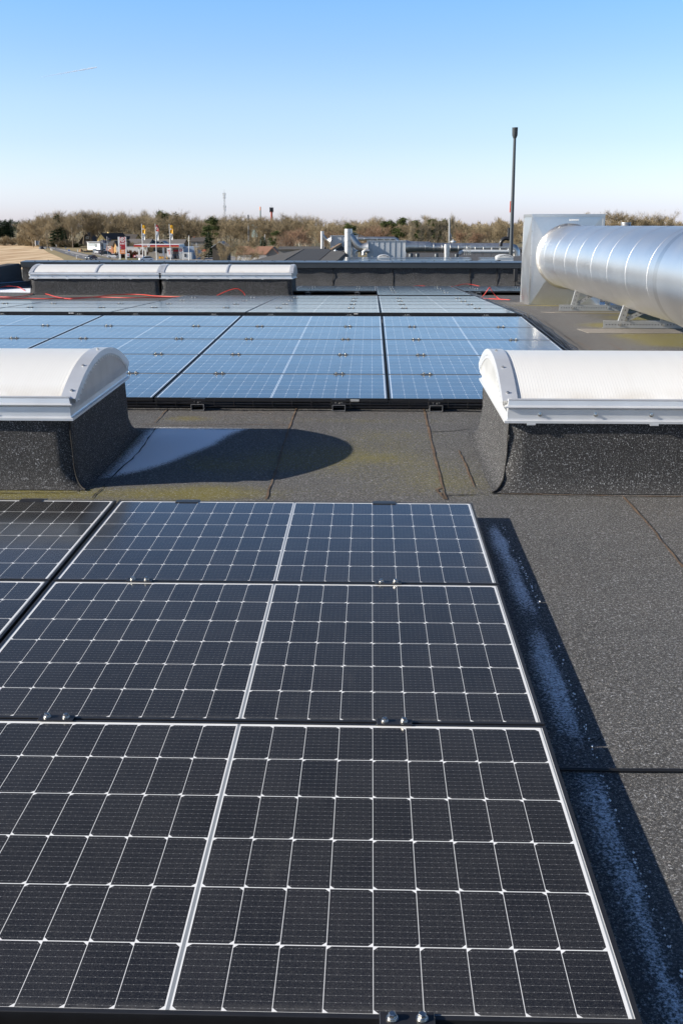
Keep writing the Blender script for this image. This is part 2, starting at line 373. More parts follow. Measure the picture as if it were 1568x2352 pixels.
def moss_f(X, Y):
    n = fbm(X*2.2+9, Y*2.2, 5)
    def blob(cx, cy, sx, sy, a): return a*np.exp(-((X-cx)/sx)**2-((Y-cy)/sy)**2)
    m_ = blob(-.95, 5.45, .55, .17, .85)+blob(-1.9, 5.42, .5, .16, .75)+blob(-1.55, 6.5, .12, .5, .5)+blob(-1.3, 7.45, .16, .1, .7)
    m_ += blob(-.15, 6.25, .75, .5, .58)+blob(.45, 5.6, .5, .3, .42)+blob(.1, 7.0, .5, .3, .35)+blob(-.3, 7.4, 1.2, .12, .4)+blob(3.2, 9.5, .8, .9, .3)+blob(3.35, 12.2, .55, .30, 1.7)+blob(3.2, 11.6, .5, .35, 1.0)+blob(3.0, 13.25, .45, .3, 1.1)+blob(3.6, 12.75, .5, .25, 1.4)+blob(-.9, 6.1, .35, .3, .3)
    return np.clip(m_*(.55+.9*n), 0, 1)
SHEETS = np.array([-7.4, -6.4, -5.4, -4.4, -3.4, -2.4, -1.40, -.36, .385, 1.36, 2.35, 3.35, 4.3, 5.3, 6.3, 7.3])
STONE = np.array([.1, .5, .2, .6, .1, .45, .15, .55, .25, .02, .32, .6, .15, .5, .2, .6, .1])
def wear_f(X, Y):                                           # every felt sheet has weathered a little differently; dried puddles leave rims
    t_ = STONE[np.searchsorted(SHEETS, X+.03*np.sin(Y*1.3))]*.42
    pd = np.abs(fbm(X*.55+3, Y*.55, 31)-.5); rim = np.exp(-(pd/.016)**2)*np.clip((fbm(X*.5, Y*.5+7, 41)-.42)*5, 0, 1)
    return np.clip(t_+np.clip((fbm(X*.9, Y*.9, 11)-.45)*2.4, 0, 1)*.45+rim*.5, 0, 1)
def zr_(X, Y): return .003*(fbm(X*.8, Y*.8, 21)-.5)
ys = np.concatenate([np.arange(-2.5, 1.5, .1), np.arange(1.5, 7.8, .03), np.arange(7.8, YR, .1), [YR]])
xs = np.concatenate([np.arange(-9.3, -2.6, .12), np.arange(-2.6, .52, .03), np.arange(.52, .70, .01), np.arange(.70, 1.6, .03), np.arange(1.6, 9.01, .1)])
grid_mesh('roof_felt', xs, ys, zr_, 'felt', {'frost': frost_f, 'moss': moss_f, 'wear': wear_f}, bld, RF.copy())
o = empty('duct_stub', T(at(1436, 518, 19.6)), 'short galvanised duct stub showing above the big duct', 'duct stub'); MB().lathe([(.085, -.9), (.085, .055), (.0, .055)], 18).build('tube', 'ductfar', o); MB().lathe([(.085, .03), (.093, .04), (.085, .05)], 18).build('ring', 'ductfar', o)
cm_ = MB()
for i in range(150):
    y = random.uniform(1.7, 4.95)
    if abs(y-3.72) < .12 or random.random() > .35+.65*abs(math.sin(y*2.7)): continue
    x = .640+.012*math.sin(y*2.1)+random.gauss(.006, .004); r_ = random.uniform(.0015, .0042)
    cm_.add([(x-r_, y, .003), (x, y-r_*1.6, .002), (x+r_, y, .003), (x, y+r_*1.6, .002), (x, y, .003+r_)], [(0, 1, 4), (1, 2, 4), (2, 3, 4), (3, 0, 4)])
tag(cm_.build('frost_crumbs', plain('frost_crumb', (.9, .93, .97), .8), bld, RF.copy()), kind='stuff')
def moss_b(X, Y):
    n = fbm(X*2.2+9, Y*2.2, 5)
    def blob(cx, cy, sx, sy, a): return a*np.exp(-((X-cx)/sx)**2-((Y-cy)/sy)**2)
    return np.clip((blob(3.6, 14.4, .6, .7, 1.2)+blob(3.4, 15.6, .4, .25, 1.5)+blob(3.6, 16.3, .5, .5, 1.4)+blob(3.2, 17.75, .6, .3, 1.2)+blob(-3.4, 21.4, 3.6, .35, .7)+blob(3.0, 17.9, .8, .12, .7))*(.5+.9*n), 0, 1)
def frost_b(X, Y):
    a = np.clip((X-3.74)/.05, 0, 1)*np.clip((19.3-Y)/.3, 0, 1)*np.clip((Y-16.75-.25*(X-3.8))/.2, 0, 1)*np.clip((6.6-X)/.6, 0, 1)
    b = np.clip((-6.9-X)/.2, 0, 1)*np.clip((Y-22.9+.25*(X+7))/.25, 0, 1)*np.clip((26.6+.3*(X+7)-Y)/.5, 0, 1)
    return np.clip(a*.95+b*.9, 0, 1)
ys = np.arange(0, 15.3, .12); xs = np.arange(-9.3, 9.01, .12)
grid_mesh('roof_felt', xs, ys+YR, lambda X, Y: ZR-(Y-YR)*TA+0*X, 'felt', {'frost': frost_b, 'moss': moss_b, 'wear': wear_f}, bld)
mb = MB()
mb.box(-9.6, -2.6, -9.5, 9.1, -2.5, .1).box(-9.7, -2.6, -9.5, -9.55, 29.5, -.2).box(9.02, -2.5, -9.5, 9.2, 29.5, -.2).box(-9.6, 29.32, -9.5, 9.1, 29.42, .35)
mb.build('wall', plain('render_wall', (0.3, 0.3, 0.29), .8), bld)
# far parapet with capping
YP = 28.9
par = empty('parapet_wall', T((0, YP, zroof(YP))), 'long black felt parapet with blue grey metal capping across the far roof edge', 'parapet')
zb = zroof(YP)
def zz(v): return v-zb
nx = 110
pr = [(-.30, .0), (-.20, .012), (-.12, .05), (-.06, .12), (-.02, .2), (0, .32), (.005, .47)]
vs = []; fs = []
for i in range(nx+1):
    X = -9.25+18.2*i/nx
    for j, (yy_, h) in enumerate(pr):
        w = .012*math.sin(i*1.7+j)*(j not in (0, 6))+.015*(random.random()-.5)*(1 < j < 6)
        vs.append((X, yy_+w, h-.0))
L = len(pr)
for i in range(nx):
    for j in range(L-1): fs.append((i*L+j, (i+1)*L+j, (i+1)*L+j+1, i*L+j+1))
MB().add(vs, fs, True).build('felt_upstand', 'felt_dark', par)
for X in (-1.0, .58, 2.6, 3.3, -3.0, -5.1, -7.2, 5.2):
    mb = MB(); pts = [(X+.012*math.sin(k*2.0+X), pr[k][0]-.012, pr[k][1]+.004) for k in range(L)]
    mb.tube(pts, .009, 5); mb.build('felt_lap', 'crack', par)
capp = MB()
z0, z1 = zz(.435), zz(.565)
x0, x1 = -9.28, 8.95
capp.box(x0, -.05, z0, x1, -.035, z1-.004)
capp.box(x0, -.065, z0-.012, x1, -.035, z0)
capp.build('fascia', 'capface', par)
cp = MB()
cp.add([(x0, -.06, z1-.01), (x1, -.06, z1-.01), (x1, -.06, z1+.006), (x0, -.06, z1+.006), (x0, .44, z1+.03), (x1, .44, z1+.03), (x1, .44, z1-.1), (x0, .44, z1-.1)],
       [(0, 1, 2, 3), (3, 2, 5, 4), (4, 5, 6, 7), (0, 3, 4, 7), (1, 6, 5, 2)])
capo = cp.build('metal_capping', 'cap', par)
cj = plain('cap_joint', (0.07, 0.09, 0.12), .4, .2)
for X in np.arange(-8.4, 8.6, 1.95): jb = MB(); jb.add([(X-.02, -.064, z1+.0095), (X+.02, -.064, z1+.0095), (X+.02, .44, z1+.0335), (X-.02, .44, z1+.0335)], [(0, 1, 2, 3)]); jb.build('cap_joint', cj, capo)
b_ = MB().lathe([(.016, 0), (.016, .012), (.0, .016)], 6, None, False); CAPSCREW = bpy.data.meshes.new('screw'); CAPSCREW.from_pydata(b_.v, [], b_.f); CAPSCREW.materials.append(M['capface'])
for X in np.arange(-8.9, 8.6, .86):
    part_copy('screw', CAPSCREW, capo, T((X, .0, z1+.010))); part_copy('screw', CAPSCREW, capo, T((X+.25, .36, z1+.027)))
# left parapet, lower, in shade
lp = empty('parapet_wall', T((-9.25, 15, zroof(20))), 'lower black felt parapet running along the left roof edge in shadow', 'parapet')
vs = []; fs = []
prl = [(.42, .0), (.28, .02), (.22, .10), (.05, .10), (.01, .14), (0, .25), (-.0, .60), (-.05, .63), (-.35, .63)]
for i in range(60):
    Y = -17.4+31.2*i/59
    g = zroof(15+Y)-zroof(20)
    for j, (xx_, h) in enumerate(prl):
        top = (.505-.012*(14-Y)*.8) - zroof(20) if j >= 6 else None
        z = g+h if j < 6 else (.50 if j == 6 else .53)-.022*(13.9-Y)*.9-zroof(20)
        vs.append((xx_+.008*math.sin(i*2.3+j), Y, z))
L = len(prl)
for i in range(59):
    for j in range(L-1): fs.append((i*L+j, i*L+j+1, (i+1)*L+j+1, (i+1)*L+j))
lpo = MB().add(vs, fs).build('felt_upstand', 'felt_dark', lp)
fr = plain('frost_white', (0.62, 0.66, 0.70), .9, 0, .2, 30)
mb = MB()
vs = [(.215, y, zroof(15+y)-zroof(20)+.104) for y in np.linspace(-16, 13.5, 30)]+[(.055+.02*math.sin(y*3), y, zroof(15+y)-zroof(20)+.104) for y in np.linspace(-16, 13.5, 30)]
mb.add(vs, [(i, i+1, 31+i, 30+i) for i in range(29)]).build('frost', fr, lp)

# seams, laps and repair patches of the roofing felt
def ribbon(mbx, pts, w, jit=.004, sub=7):
    P = [np.array(p) for p in pts]; out = []
    for a, b in zip(P[:-1], P[1:]):
        for k in range(sub): out.append(a+(b-a)*k/sub)
    out.append(P[-1]); vs = []
    for i, p in enumerate(out):
        t = out[min(i+1, len(out)-1)]-out[max(i-1, 0)]; t /= (np.hypot(*t)+1e-9); n = np.array([-t[1], t[0]])
        c = p+n*random.uniform(-jit, jit); ww = w*random.uniform(.35, 1.3)
        vs += [(*(c-n*ww/2), .0042), (*(c+n*ww/2), .0042)]
    mbx.add(vs, [(2*i, 2*i+1, 2*i+3, 2*i+2) for i in range(len(out)-1)])
def pz(*pp): return [zF(x, y)[:2] for x, y in pp]
for pp, w in ((((680, 938), (655, 1010), (632, 1085), (611, 1147)), .014), (((972, 938), (984, 992), (1000, 1060), (1022, 1148)), .016), (((1428, 1140), (1495, 1215), (1568, 1305)), .014),
              (((1052, 1035), (1068, 1070), (1090, 1120)), .012), (((1018, 1120), (1000, 1125), (1022, 1147)), .02), (((318, 975), (420, 978), (530, 975), (664, 977)), .008), (((385, 940), (355, 972)), .010),
              (((1150, 1135), (1300, 1138), (1568, 1142)), .009)): br = MB(); ribbon(br, pz(*pp), w); br.build('felt_seam', 'seam', bld, RF.copy())
for pp, w in ((((984, 993), (1040, 991), (1082, 985)), .010), (((1022, 1139), (1090, 1137), (1146, 1134)), .010), (((0, 1134), (120, 1133), (178, 1133)), .008), (((178, 1131), (185, 1117), (243, 1113), (210, 1146)), .008),
              (((312, 985), (352, 989), (358, 984), (320, 1040), (255, 1098)), .008), (((1205, 1370), (1232, 1371)), .006), (((1340, 1702), (1380, 1700)), .006), (((1150, 1135), (1290, 1139), (1568, 1143)), .006)): ck = MB(); ribbon(ck, pz(*pp), w, .005); ck.build('felt_lap', 'crack', bld, RF.copy())
def quadpatch(name, pts, mat, mw, h=.005):
    mbx = MB(); n = len(pts); mbx.add([(*p[:2], h) for p in pts]+[(*p[:2], .0) for p in pts], [tuple(range(n))]+[(i, n+i, n+(i+1) % n, (i+1) % n) for i in range(n)])
    return mbx.build(name, mat, bld, mw)
quadpatch('felt_patch', [(2.50, 12.45), (4.3, 12.45), (4.3, 12.86), (2.44, 12.86)], 'felt_patch', RF.copy())
MBK = T((0, YR, ZR))@Matrix.Rotation(-AL, 4, 'X')@T((0, -YR, 0))
quadpatch('felt_patch', [(2.62, 15.55), (4.0, 15.55), (4.0, 15.95), (2.46, 15.75)], 'felt_patch', MBK)
br = MB()
ribbon(br, [(2.25, 9.2), (2.16, 10.6), (2.27, 11.2), (2.18, 12.2)], .012); ribbon(br, [(2.55, 11.6), (2.6, 10.3), (2.9, 8.3)], .01); 
br.build('felt_seam', 'seam', bld, RF.copy())

# ================================================================ solar panels
PW, PD, CP, RP = 1.722, 1.1215, 1.735, 1.13
proto = empty('solar_module', T((0, 0, 0)), 'x', 'solar panel')
fr_ = MB()
hw, hd, t = PW/2, PD/2, .0105
z0, z1 = -.030, .0
out = [(-hw, -hd), (hw, -hd), (hw, hd), (-hw, hd)]; inn = [(-hw+t, -hd+t), (hw-t, -hd+t), (hw-t, hd-t), (-hw+t, hd-t)]
b = .0012
ob = [(x-math.copysign(b, x), y-math.copysign(b, y)) for x, y in out]
V = [(*p, z0) for p in out]+[(*p, z1-b) for p in out]+[(*p, z1) for p in ob]+[(*p, z1) for p in inn]+[(*p, z1-.004) for p in inn]+[(*p, z0) for p in inn]
Fq = []
for i in range(4):
    j = (i+1) % 4
    for lv in range(5): Fq.append((lv*4+i, lv*4+j, lv*4+4+j, lv*4+4+i))
    Fq.append((20+i, 20+j, j, i))
fr_.add(V, Fq).build('frame', 'frame', proto)
g = MB(); a, c = hw-t-.0002, hd-t-.0002
g.add([(-a, -c, -.0015), (a, -c, -.0015), (a, c, -.0015), (-a, c, -.0015)], [(0, 1, 2, 3)])
g.add([(-a, -c, -.0065), (a, -c, -.0065), (a, c, -.0065), (-a, c, -.0065)], [(3, 2, 1, 0)]).build('glass', 'glass', proto)
stick = MB().box(-.035, -hd-.0006, -.024, .03, -hd+.002, -.008)
first = [True]
def panel(X, Y, label, group, sticker=None, sy=1.0):
    mw = onroof(X, Y, PT)@Matrix.Diagonal((1, sy, 1, 1))
    if first[0]: o = proto; o.matrix_world = mw; first[0] = False
    else: o = copy_tree(proto, mw)
    tag(o, label, 'solar panel', group)
    if sticker is not None:
        s = stick.build('sticker', 'white', o); s.location = (sticker, 0, 0)
    return o
M['white'] = plain('white_label', (0.75, 0.75, 0.74), .6)

clamp0 = empty('panel_clamp', T((0, 0, 0)), 'x', 'clamp')
pl = MB()
pl.bbox(-.05, -.018, .0008, .05, .018, .0048, .0015).bbox(-.046, -.003, -.03, .046, .003, .0012, .001)
pl.build('plate', 'blackmetal', clamp0)
for sx in (-.027, .027):
    bt = MB(); bt.lathe([(.0, .0048), (.0115, .0048), (.0115, .0068), (.0, .0068)], 14, T((sx, 0, 0)), False)
    bt.lathe([(.0085, .0068), (.0098, .0088), (.0085, .0105), (.0, .0105)], 12, T((sx, 0, 0)))
    bt.lathe([(.0075, .0105), (.0075, .0155), (.006, .0165), (.0, .0165)], 6, T((sx, 0, 0))@RZ(sx*9), False)
    bt.build('bolt', 'steel', clamp0)
cfirst = [True]
def clamp(X, Y, label, group):
    mw = onroof(X, Y, PT, random.uniform(-.02, .02))
    if cfirst[0]: o = clamp0; o.matrix_world = mw; cfirst[0] = False
    else: o = copy_tree(clamp0, mw)
    tag(o, label, 'clamp', group)
def rail(X, Ya, Yb, label, group, foot=True):
    mw = onroof(X, Ya, .004)
    o = empty('mounting_rail', mw, label, 'rail', group); L_ = Yb-Ya; w, h, t_ = .048, .046, .004
    r = MB()
    r.box(-w, 0, 0, w, L_, t_).box(-w, 0, h-t_, w, L_, h).box(-w, 0, t_, -w+t_, L_, h-t_).box(w-t_, 0, t_, w, L_, h-t_)
    r.build('profile', 'rail', o)
    e = MB(); e.bbox(-.05, .008, h+.0005, .05, .05, h+.006, .001); e.bbox(-.052, .035, h+.006, .052, .05, h+.036, .001)
    e.build('end_clamp', 'blackmetal', o)
    bo = MB()
    for sx in (-.022, .022, .005): bo.lathe([(.009, 0), (.009, .006), (.006, .007), (.006, .012), (0, .013)], 8, T((sx, .02 if sx != .005 else .012, h+.006)), False)
    bo.build('bolt', 'steel', o)
    return o
def endcap(X, Y, label, group):                            # rail end seen behind the front panels
    mw = onroof(X, Y, .012)
    o = empty('rail_end', mw, label, 'rail end', group)
    MB().bbox(-.047, 0, 0, .047, .10, .052, .002).build('profile', plain('blue_grey_rail', (0.10, 0.12, 0.15), .35, .5), o)
    MB().bbox(-.056, -.03, .05, .056, .012, .075, .001).build('end_clamp', 'blackmetal', o)
OFF = (.335, 1.34)
# front field
FY0, FP = 2.168, 1.14
FX = {0: -.362, 1: -.362-CP}
labF = {(0, 0): 'large dark solar panel filling the bottom of the picture, nearest whole one', (0, 1): 'dark solar panel in the middle of the front row of three', (0, 2): 'bluish dark solar panel at the far end of the front field, beside the bare roof',
        (1, 1): 'dark solar panel cut off by the left picture edge, left of the middle front one', (1, 2): 'dark solar panel at the far left of the front field, just below the left skylight', (0, -1): 'next solar panel under the clamp at the bottom picture edge'}
for (c_, r_), lab in labF.items():
    panel(FX[c_], FY0+FP*r_-(.04 if r_ < 0 else 0), lab, 'solar panels of the front field', None, 1.0085)
for c_, r_ in ((0, 0), (0, 1), (0, 2), (1, 2)):
    for i, xo in enumerate((.345, 1.305)):
        X = FX[c_]-CP/2+xo
        if c_ == 1 and r_ < 2: continue
        Y = FY0+FP*r_-FP/2
        if c_ == 1 and xo < 1: continue
        side = 'left' if i == 0 else 'right'
        nm = {0: 'bottom edge of the nearest front panel', 1: 'gap between the nearest and middle front panels', 2: 'gap between the middle and far front panels'}[r_]
        clamp(X, Y, f'black clamp at the {side} of the {nm}' if c_ == 0 else 'black two bolt clamp between the two panels at the left edge', 'clamps between the front panels')
for X, lab in ((-1.65, 'short dark rail end poking out behind the far left front panel'), (-.885, 'blue grey rail end behind the left half of the far front panel'), (.072, 'blue grey rail end behind the right half of the far front panel')):
    endcap(X, 5.012, lab, 'rail ends behind the front panels')
for i, X in enumerate((-.885, .072)):
    o = rail(X, 1.0, 5.0, f'mounting rail hidden under the front panels, {"left" if i == 0 else "right"} one of two', 'rails under the front panels')
# middle field: four columns, five rows
GX = .137
rown = ['nearest', 'second', 'third', 'fourth', 'farthest']
coln = ['rightmost', 'second from right', 'third from right', 'fourth from right', 'fifth from right']
Y2 = 7.79
for c_ in range(4):
    for r_ in range(5):
        X = GX+CP/2-CP*c_
        st = {(1, 0): .62}.get((c_, r_))
        if c_ == 3 and r_ < 1: continue
        panel(X, Y2+RP*(r_+.5), f'sky blue reflecting solar panel in the middle field, {rown[r_]} row, {coln[c_]} column', 'solar panels of the middle field', st)
        if r_ > 0:
            for i, xo in enumerate(OFF):
                clamp(X-CP/2+xo, Y2+RP*r_, f'clamp in the middle field, {rown[r_]} row, {coln[c_]} column, {"left" if i == 0 else "right"} one', 'clamps of the middle field')
for c_, xo, lab in ((1, .335, 'box rail end under the front edge of the middle field, leftmost of the three'), (1, 1.37, 'box rail end under the middle field, middle one of the three'), (0, .345, 'box rail end beside the right skylight under the middle field'), (0, 1.37, 'box rail behind the right skylight under the middle field'), (2, 1.34, 'box rail behind the left skylight under the middle field')):
    rail(GX-CP*c_+xo, 7.715, 13.5, lab, 'rails under the middle field')
# back fields beyond the ridge
Y3 = 13.885
for c_, n_ in ((0, 5), (1, 5), (2, 5), (3, 3), (4, 3)):
    for r_ in range(n_):
        X = GX-.01+CP/2-CP*c_
        panel(X, Y3+RP*(r_+.5), f'grey sheened solar panel beyond the ridge, {rown[r_]} row, {coln[c_]} column', 'solar panels beyond the ridge', {(1, 0): .55, (3, 0): .35}.get((c_, r_)))
        if r_ > 0:
            for i, xo in enumerate(OFF):
                clamp(X-CP/2+xo, Y3+RP*r_, f'clamp beyond the ridge, {rown[r_]} row, {coln[c_]} column, {"left" if i == 0 else "right"} one', 'clamps beyond the ridge')
    for i, xo in enumerate(OFF):
        rail(GX-.01-CP*c_+xo, Y3-.075, Y3+RP*n_, f'rail end beyond the ridge, {coln[c_]} panel, {"left" if i == 0 else "right"} one', 'rails beyond the ridge')
Y4 = 20.0
for c_, rows, cn in ((0, range(5), 'middle'), (1, range(2, 5), 'left of middle'), (2, range(2, 5), 'far left'), (-1, range(2, 5), 'right by the duct box')):
    for r_ in rows:
        X = GX-.02+CP/2-CP*c_+(.0 if c_ >= 0 else .06)
        panel(X, Y4+RP*(r_+.5), f'pale grey solar panel of the rearmost field, {rown[r_]} row, {cn} column', 'solar panels of the rearmost field')
        if r_ > rows[0]:
            for i, xo in enumerate(OFF):
                clamp(X-CP/2+xo, Y4+RP*r_, f'tiny clamp of the rearmost field, {rown[r_]} row, {cn} column, {"left" if i == 0 else "right"} rail', 'clamps of the rearmost field')
    for i, xo in enumerate(OFF):
        rail(GX-.02-CP*c_+xo, Y4+RP*rows[0]-.08, Y4+RP*5, f'rail end under the rearmost field, {cn} column, {"left" if i == 0 else "right"} one', 'rails under the rearmost field')
# wire cable trays
def tray_x(xa, xb, Y, label, nrod=3):
    o = empty('cable_tray', onroof(xa, Y, .028), label, 'cable tray', 'wire cable trays'); L_ = xb-xa
    t_ = MB()
    for yy_, zz_ in ((-.045, .052), (-.045, .028), (-.04, .004), (.0, .002)): t_.tube([(0, yy_, zz_), (L_, yy_, zz_)], .0028, 5)
    for k in range(int(L_/.142)): 
        x = .03+k*.142; t_.tube([(x, -.047, .056), (x, -.047, .004), (x, .01, .0)], .0024, 4)
    t_.build('wire_basket', 'blackmetal', o)
    cb = MB()
    for k in range(4):
        cb.tube([(L_*i/30, -.012-.008*k+.004*math.sin(i*1.3+k), .012+.006*k+.004*math.sin(i*.9+2*k)) for i in range(31)], .0042, 5)
    cb.build('cable', 'black', o)
tray_x(-5, 1.88, 7.765, 'black wire cable tray along the front edge of the middle field')
tray_x(-8, 1.86, 13.87, 'black wire cable tray along the front of the field beyond the ridge')
def tray_y(X, Ya, Yb, label):
    o = empty('cable_tray', onroof(X, Ya, .02), label, 'cable tray', 'wire cable trays'); L_ = Yb-Ya; t_ = MB()
    for xx_, zz_ in ((0, .06), (0, .03), (0, .002), (.035, .0), (.07, .0), (.105, .0), (.105, .03), (.105, .06)): t_.tube([(xx_, 0, zz_), (xx_, L_, zz_)], .003, 5)
    for k in range(int(L_/.1)):
        y = .03+k*.1; t_.tube([(0, y, .062), (0, y, .0), (.105, y, .0), (.105, y, .062)], .0026, 4)
    t_.build('wire_basket', 'tray', o)
    cb = MB()
    for k in range(6):
        cb.tube([(.02+.013*k+.012*math.sin(i*.7+k*2), L_*i/40, .014+.008*(k % 3)+.012*math.sin(i*.55+k)**2) for i in range(41)], .006, 5)
    cb.build('cable', 'black', o)
tray_y(1.905, 8.0, 13.75, 'steel wire cable tray full of black cables along the right edge of the middle field')
tray_y(1.885, 13.9, 25.0, 'wire cable tray continuing along the right edge beyond the ridge')
# loose cables
def cable(name, pts, r, mat, label, cat, sub=8, group=None):
    P = [Vector(p) for p in pts]; out = []
    n = len(P)
    for i in range(n-1):
        p0, p1, p2, p3 = P[max(i-1, 0)], P[i], P[i+1], P[min(i+2, n-1)]
        for k in range(sub):
            t = k/sub
            out.append(.5*((2*p1)+(-p0+p2)*t+(2*p0-5*p1+4*p2-p3)*t*t+(-p0+3*p1-3*p2+p3)*t*t*t))
    out.append(P[-1])
    o = MB().tube(out, r, 6).build(name, mat); return tag(o, label, cat, group)
bk = lambda x, y, h=.012: tuple(atB(x, y, h))
fz = lambda x, y, h=.008: tuple(RF@Vector(zF(x, y, h)))
cable('black_cable', [fz(1240, 1766), fz(1330, 1767), fz(1430, 1769), fz(1568, 1770), fz(1700, 1774)], .0055, 'black', 'black cable lying across the roof right of the nearest panel', 'cable')
cable('black_cable', [fz(1210, 735, .03), fz(1235, 752), fz(1262, 778), fz(1302, 806), fz(1330, 830)], .007, 'black', 'black cable on the roof beside the cable tray of the middle field', 'cable')
ra = [(-10, 686), (60, 685.5), (120, 686), (170, 684), (230, 682.5), (300, 684), (370, 683), (430, 682), (520, 680.5)]
cable('red_cable', [bk(x, y, .02) for x, y in ra], .0085, 'red', 'lower red cable running in front of the far left skylight', 'cable', group='red cables on the roof')
ra = [(-10, 681.5), (40, 682), (75, 675), (105, 675), (130, 682), (165, 686.5), (210, 683), (262, 677), (320, 676.5), (360, 680), (420, 682), (460, 683.5)]
cable('red_cable', [bk(x, y, .02) for x, y in ra], .0085, 'red', 'wavy red cable rising and dipping in front of the far left skylight', 'cable', group='red cables on the roof')
def up_(x, y, yb, r=None):                                 # point at the depth of the roof at yb but seen at y
    p = atB(x, yb, 0); return tuple(at(x, y, p.y))
cable('red_cable', [up_(496, 680, 680), up_(515, 671, 680), up_(535, 664, 680), up_(548, 664, 680), up_(560, 673, 680), up_(563, 680, 680)], .0085, 'red', 'red cable arching up in front of the far skylight right half', 'cable', group='red cables on the roof')
cable('red_cable', [up_(-8, 664, 664), up_(8, 658.5, 664), up_(28, 657.5, 664), up_(45, 660, 664), up_(62, 670, 669), up_(75, 673, 671), up_(84, 668, 671), up_(80, 663, 671), up_(78, 668, 671), up_(95, 671, 672)], .0085, 'red', 'dark red cable with a small curl at the far left beside the skylight', 'cable', group='red cables on the roof')
ra = [(878, 661, 661), (930, 659, 660.5), (965, 656.5, 660), (1000, 660, 660.5), (1040, 658, 660), (1065, 652.5, 659.5), (1085, 654, 659.5), (1110, 659, 660), (1150, 660, 660.5), (1186, 660, 660.5)]
cable('red_cable', [up_(*q) for q in ra], .0085, 'red', 'long red cable waving between the rearmost panels and the far parapet', 'cable', group='red cables on the roof')
cable('red_cable', [up_(1104, 685, 686), up_(1112, 676, 686), up_(1122, 662, 686), up_(1124.5, 661, 686), up_(1128, 667, 686), up_(1140, 682, 686), up_(1155, 690, 689), up_(1171, 689, 689), up_(1150, 687.5, 688), up_(1108, 685.5, 686)], .0085, 'red', 'red cable standing up in a pointed loop left of the metal duct box', 'cable', group='red cables on the roof')
cable('red_cable', [up_(680, 660, 661), up_(700, 657.5, 661), up_(722, 659, 661)], .0085, 'red', 'short red cable end right of the far skylight', 'cable', group='red cables on the roof')

def smesh(name, prof, n):
    b_ = MB().lathe(prof, n, None, False); me = bpy.data.meshes.new(name); me.from_pydata(b_.v, [], b_.f); me.materials.append(M['steel']); return me
SCREW = smesh('screw', [(.012, 0), (.012, .004), (.007, .005), (.007, .011), (0, .013)], 8); RIVET = smesh('rivet', [(.006, 0), (.005, .003), (0, .004)], 6)
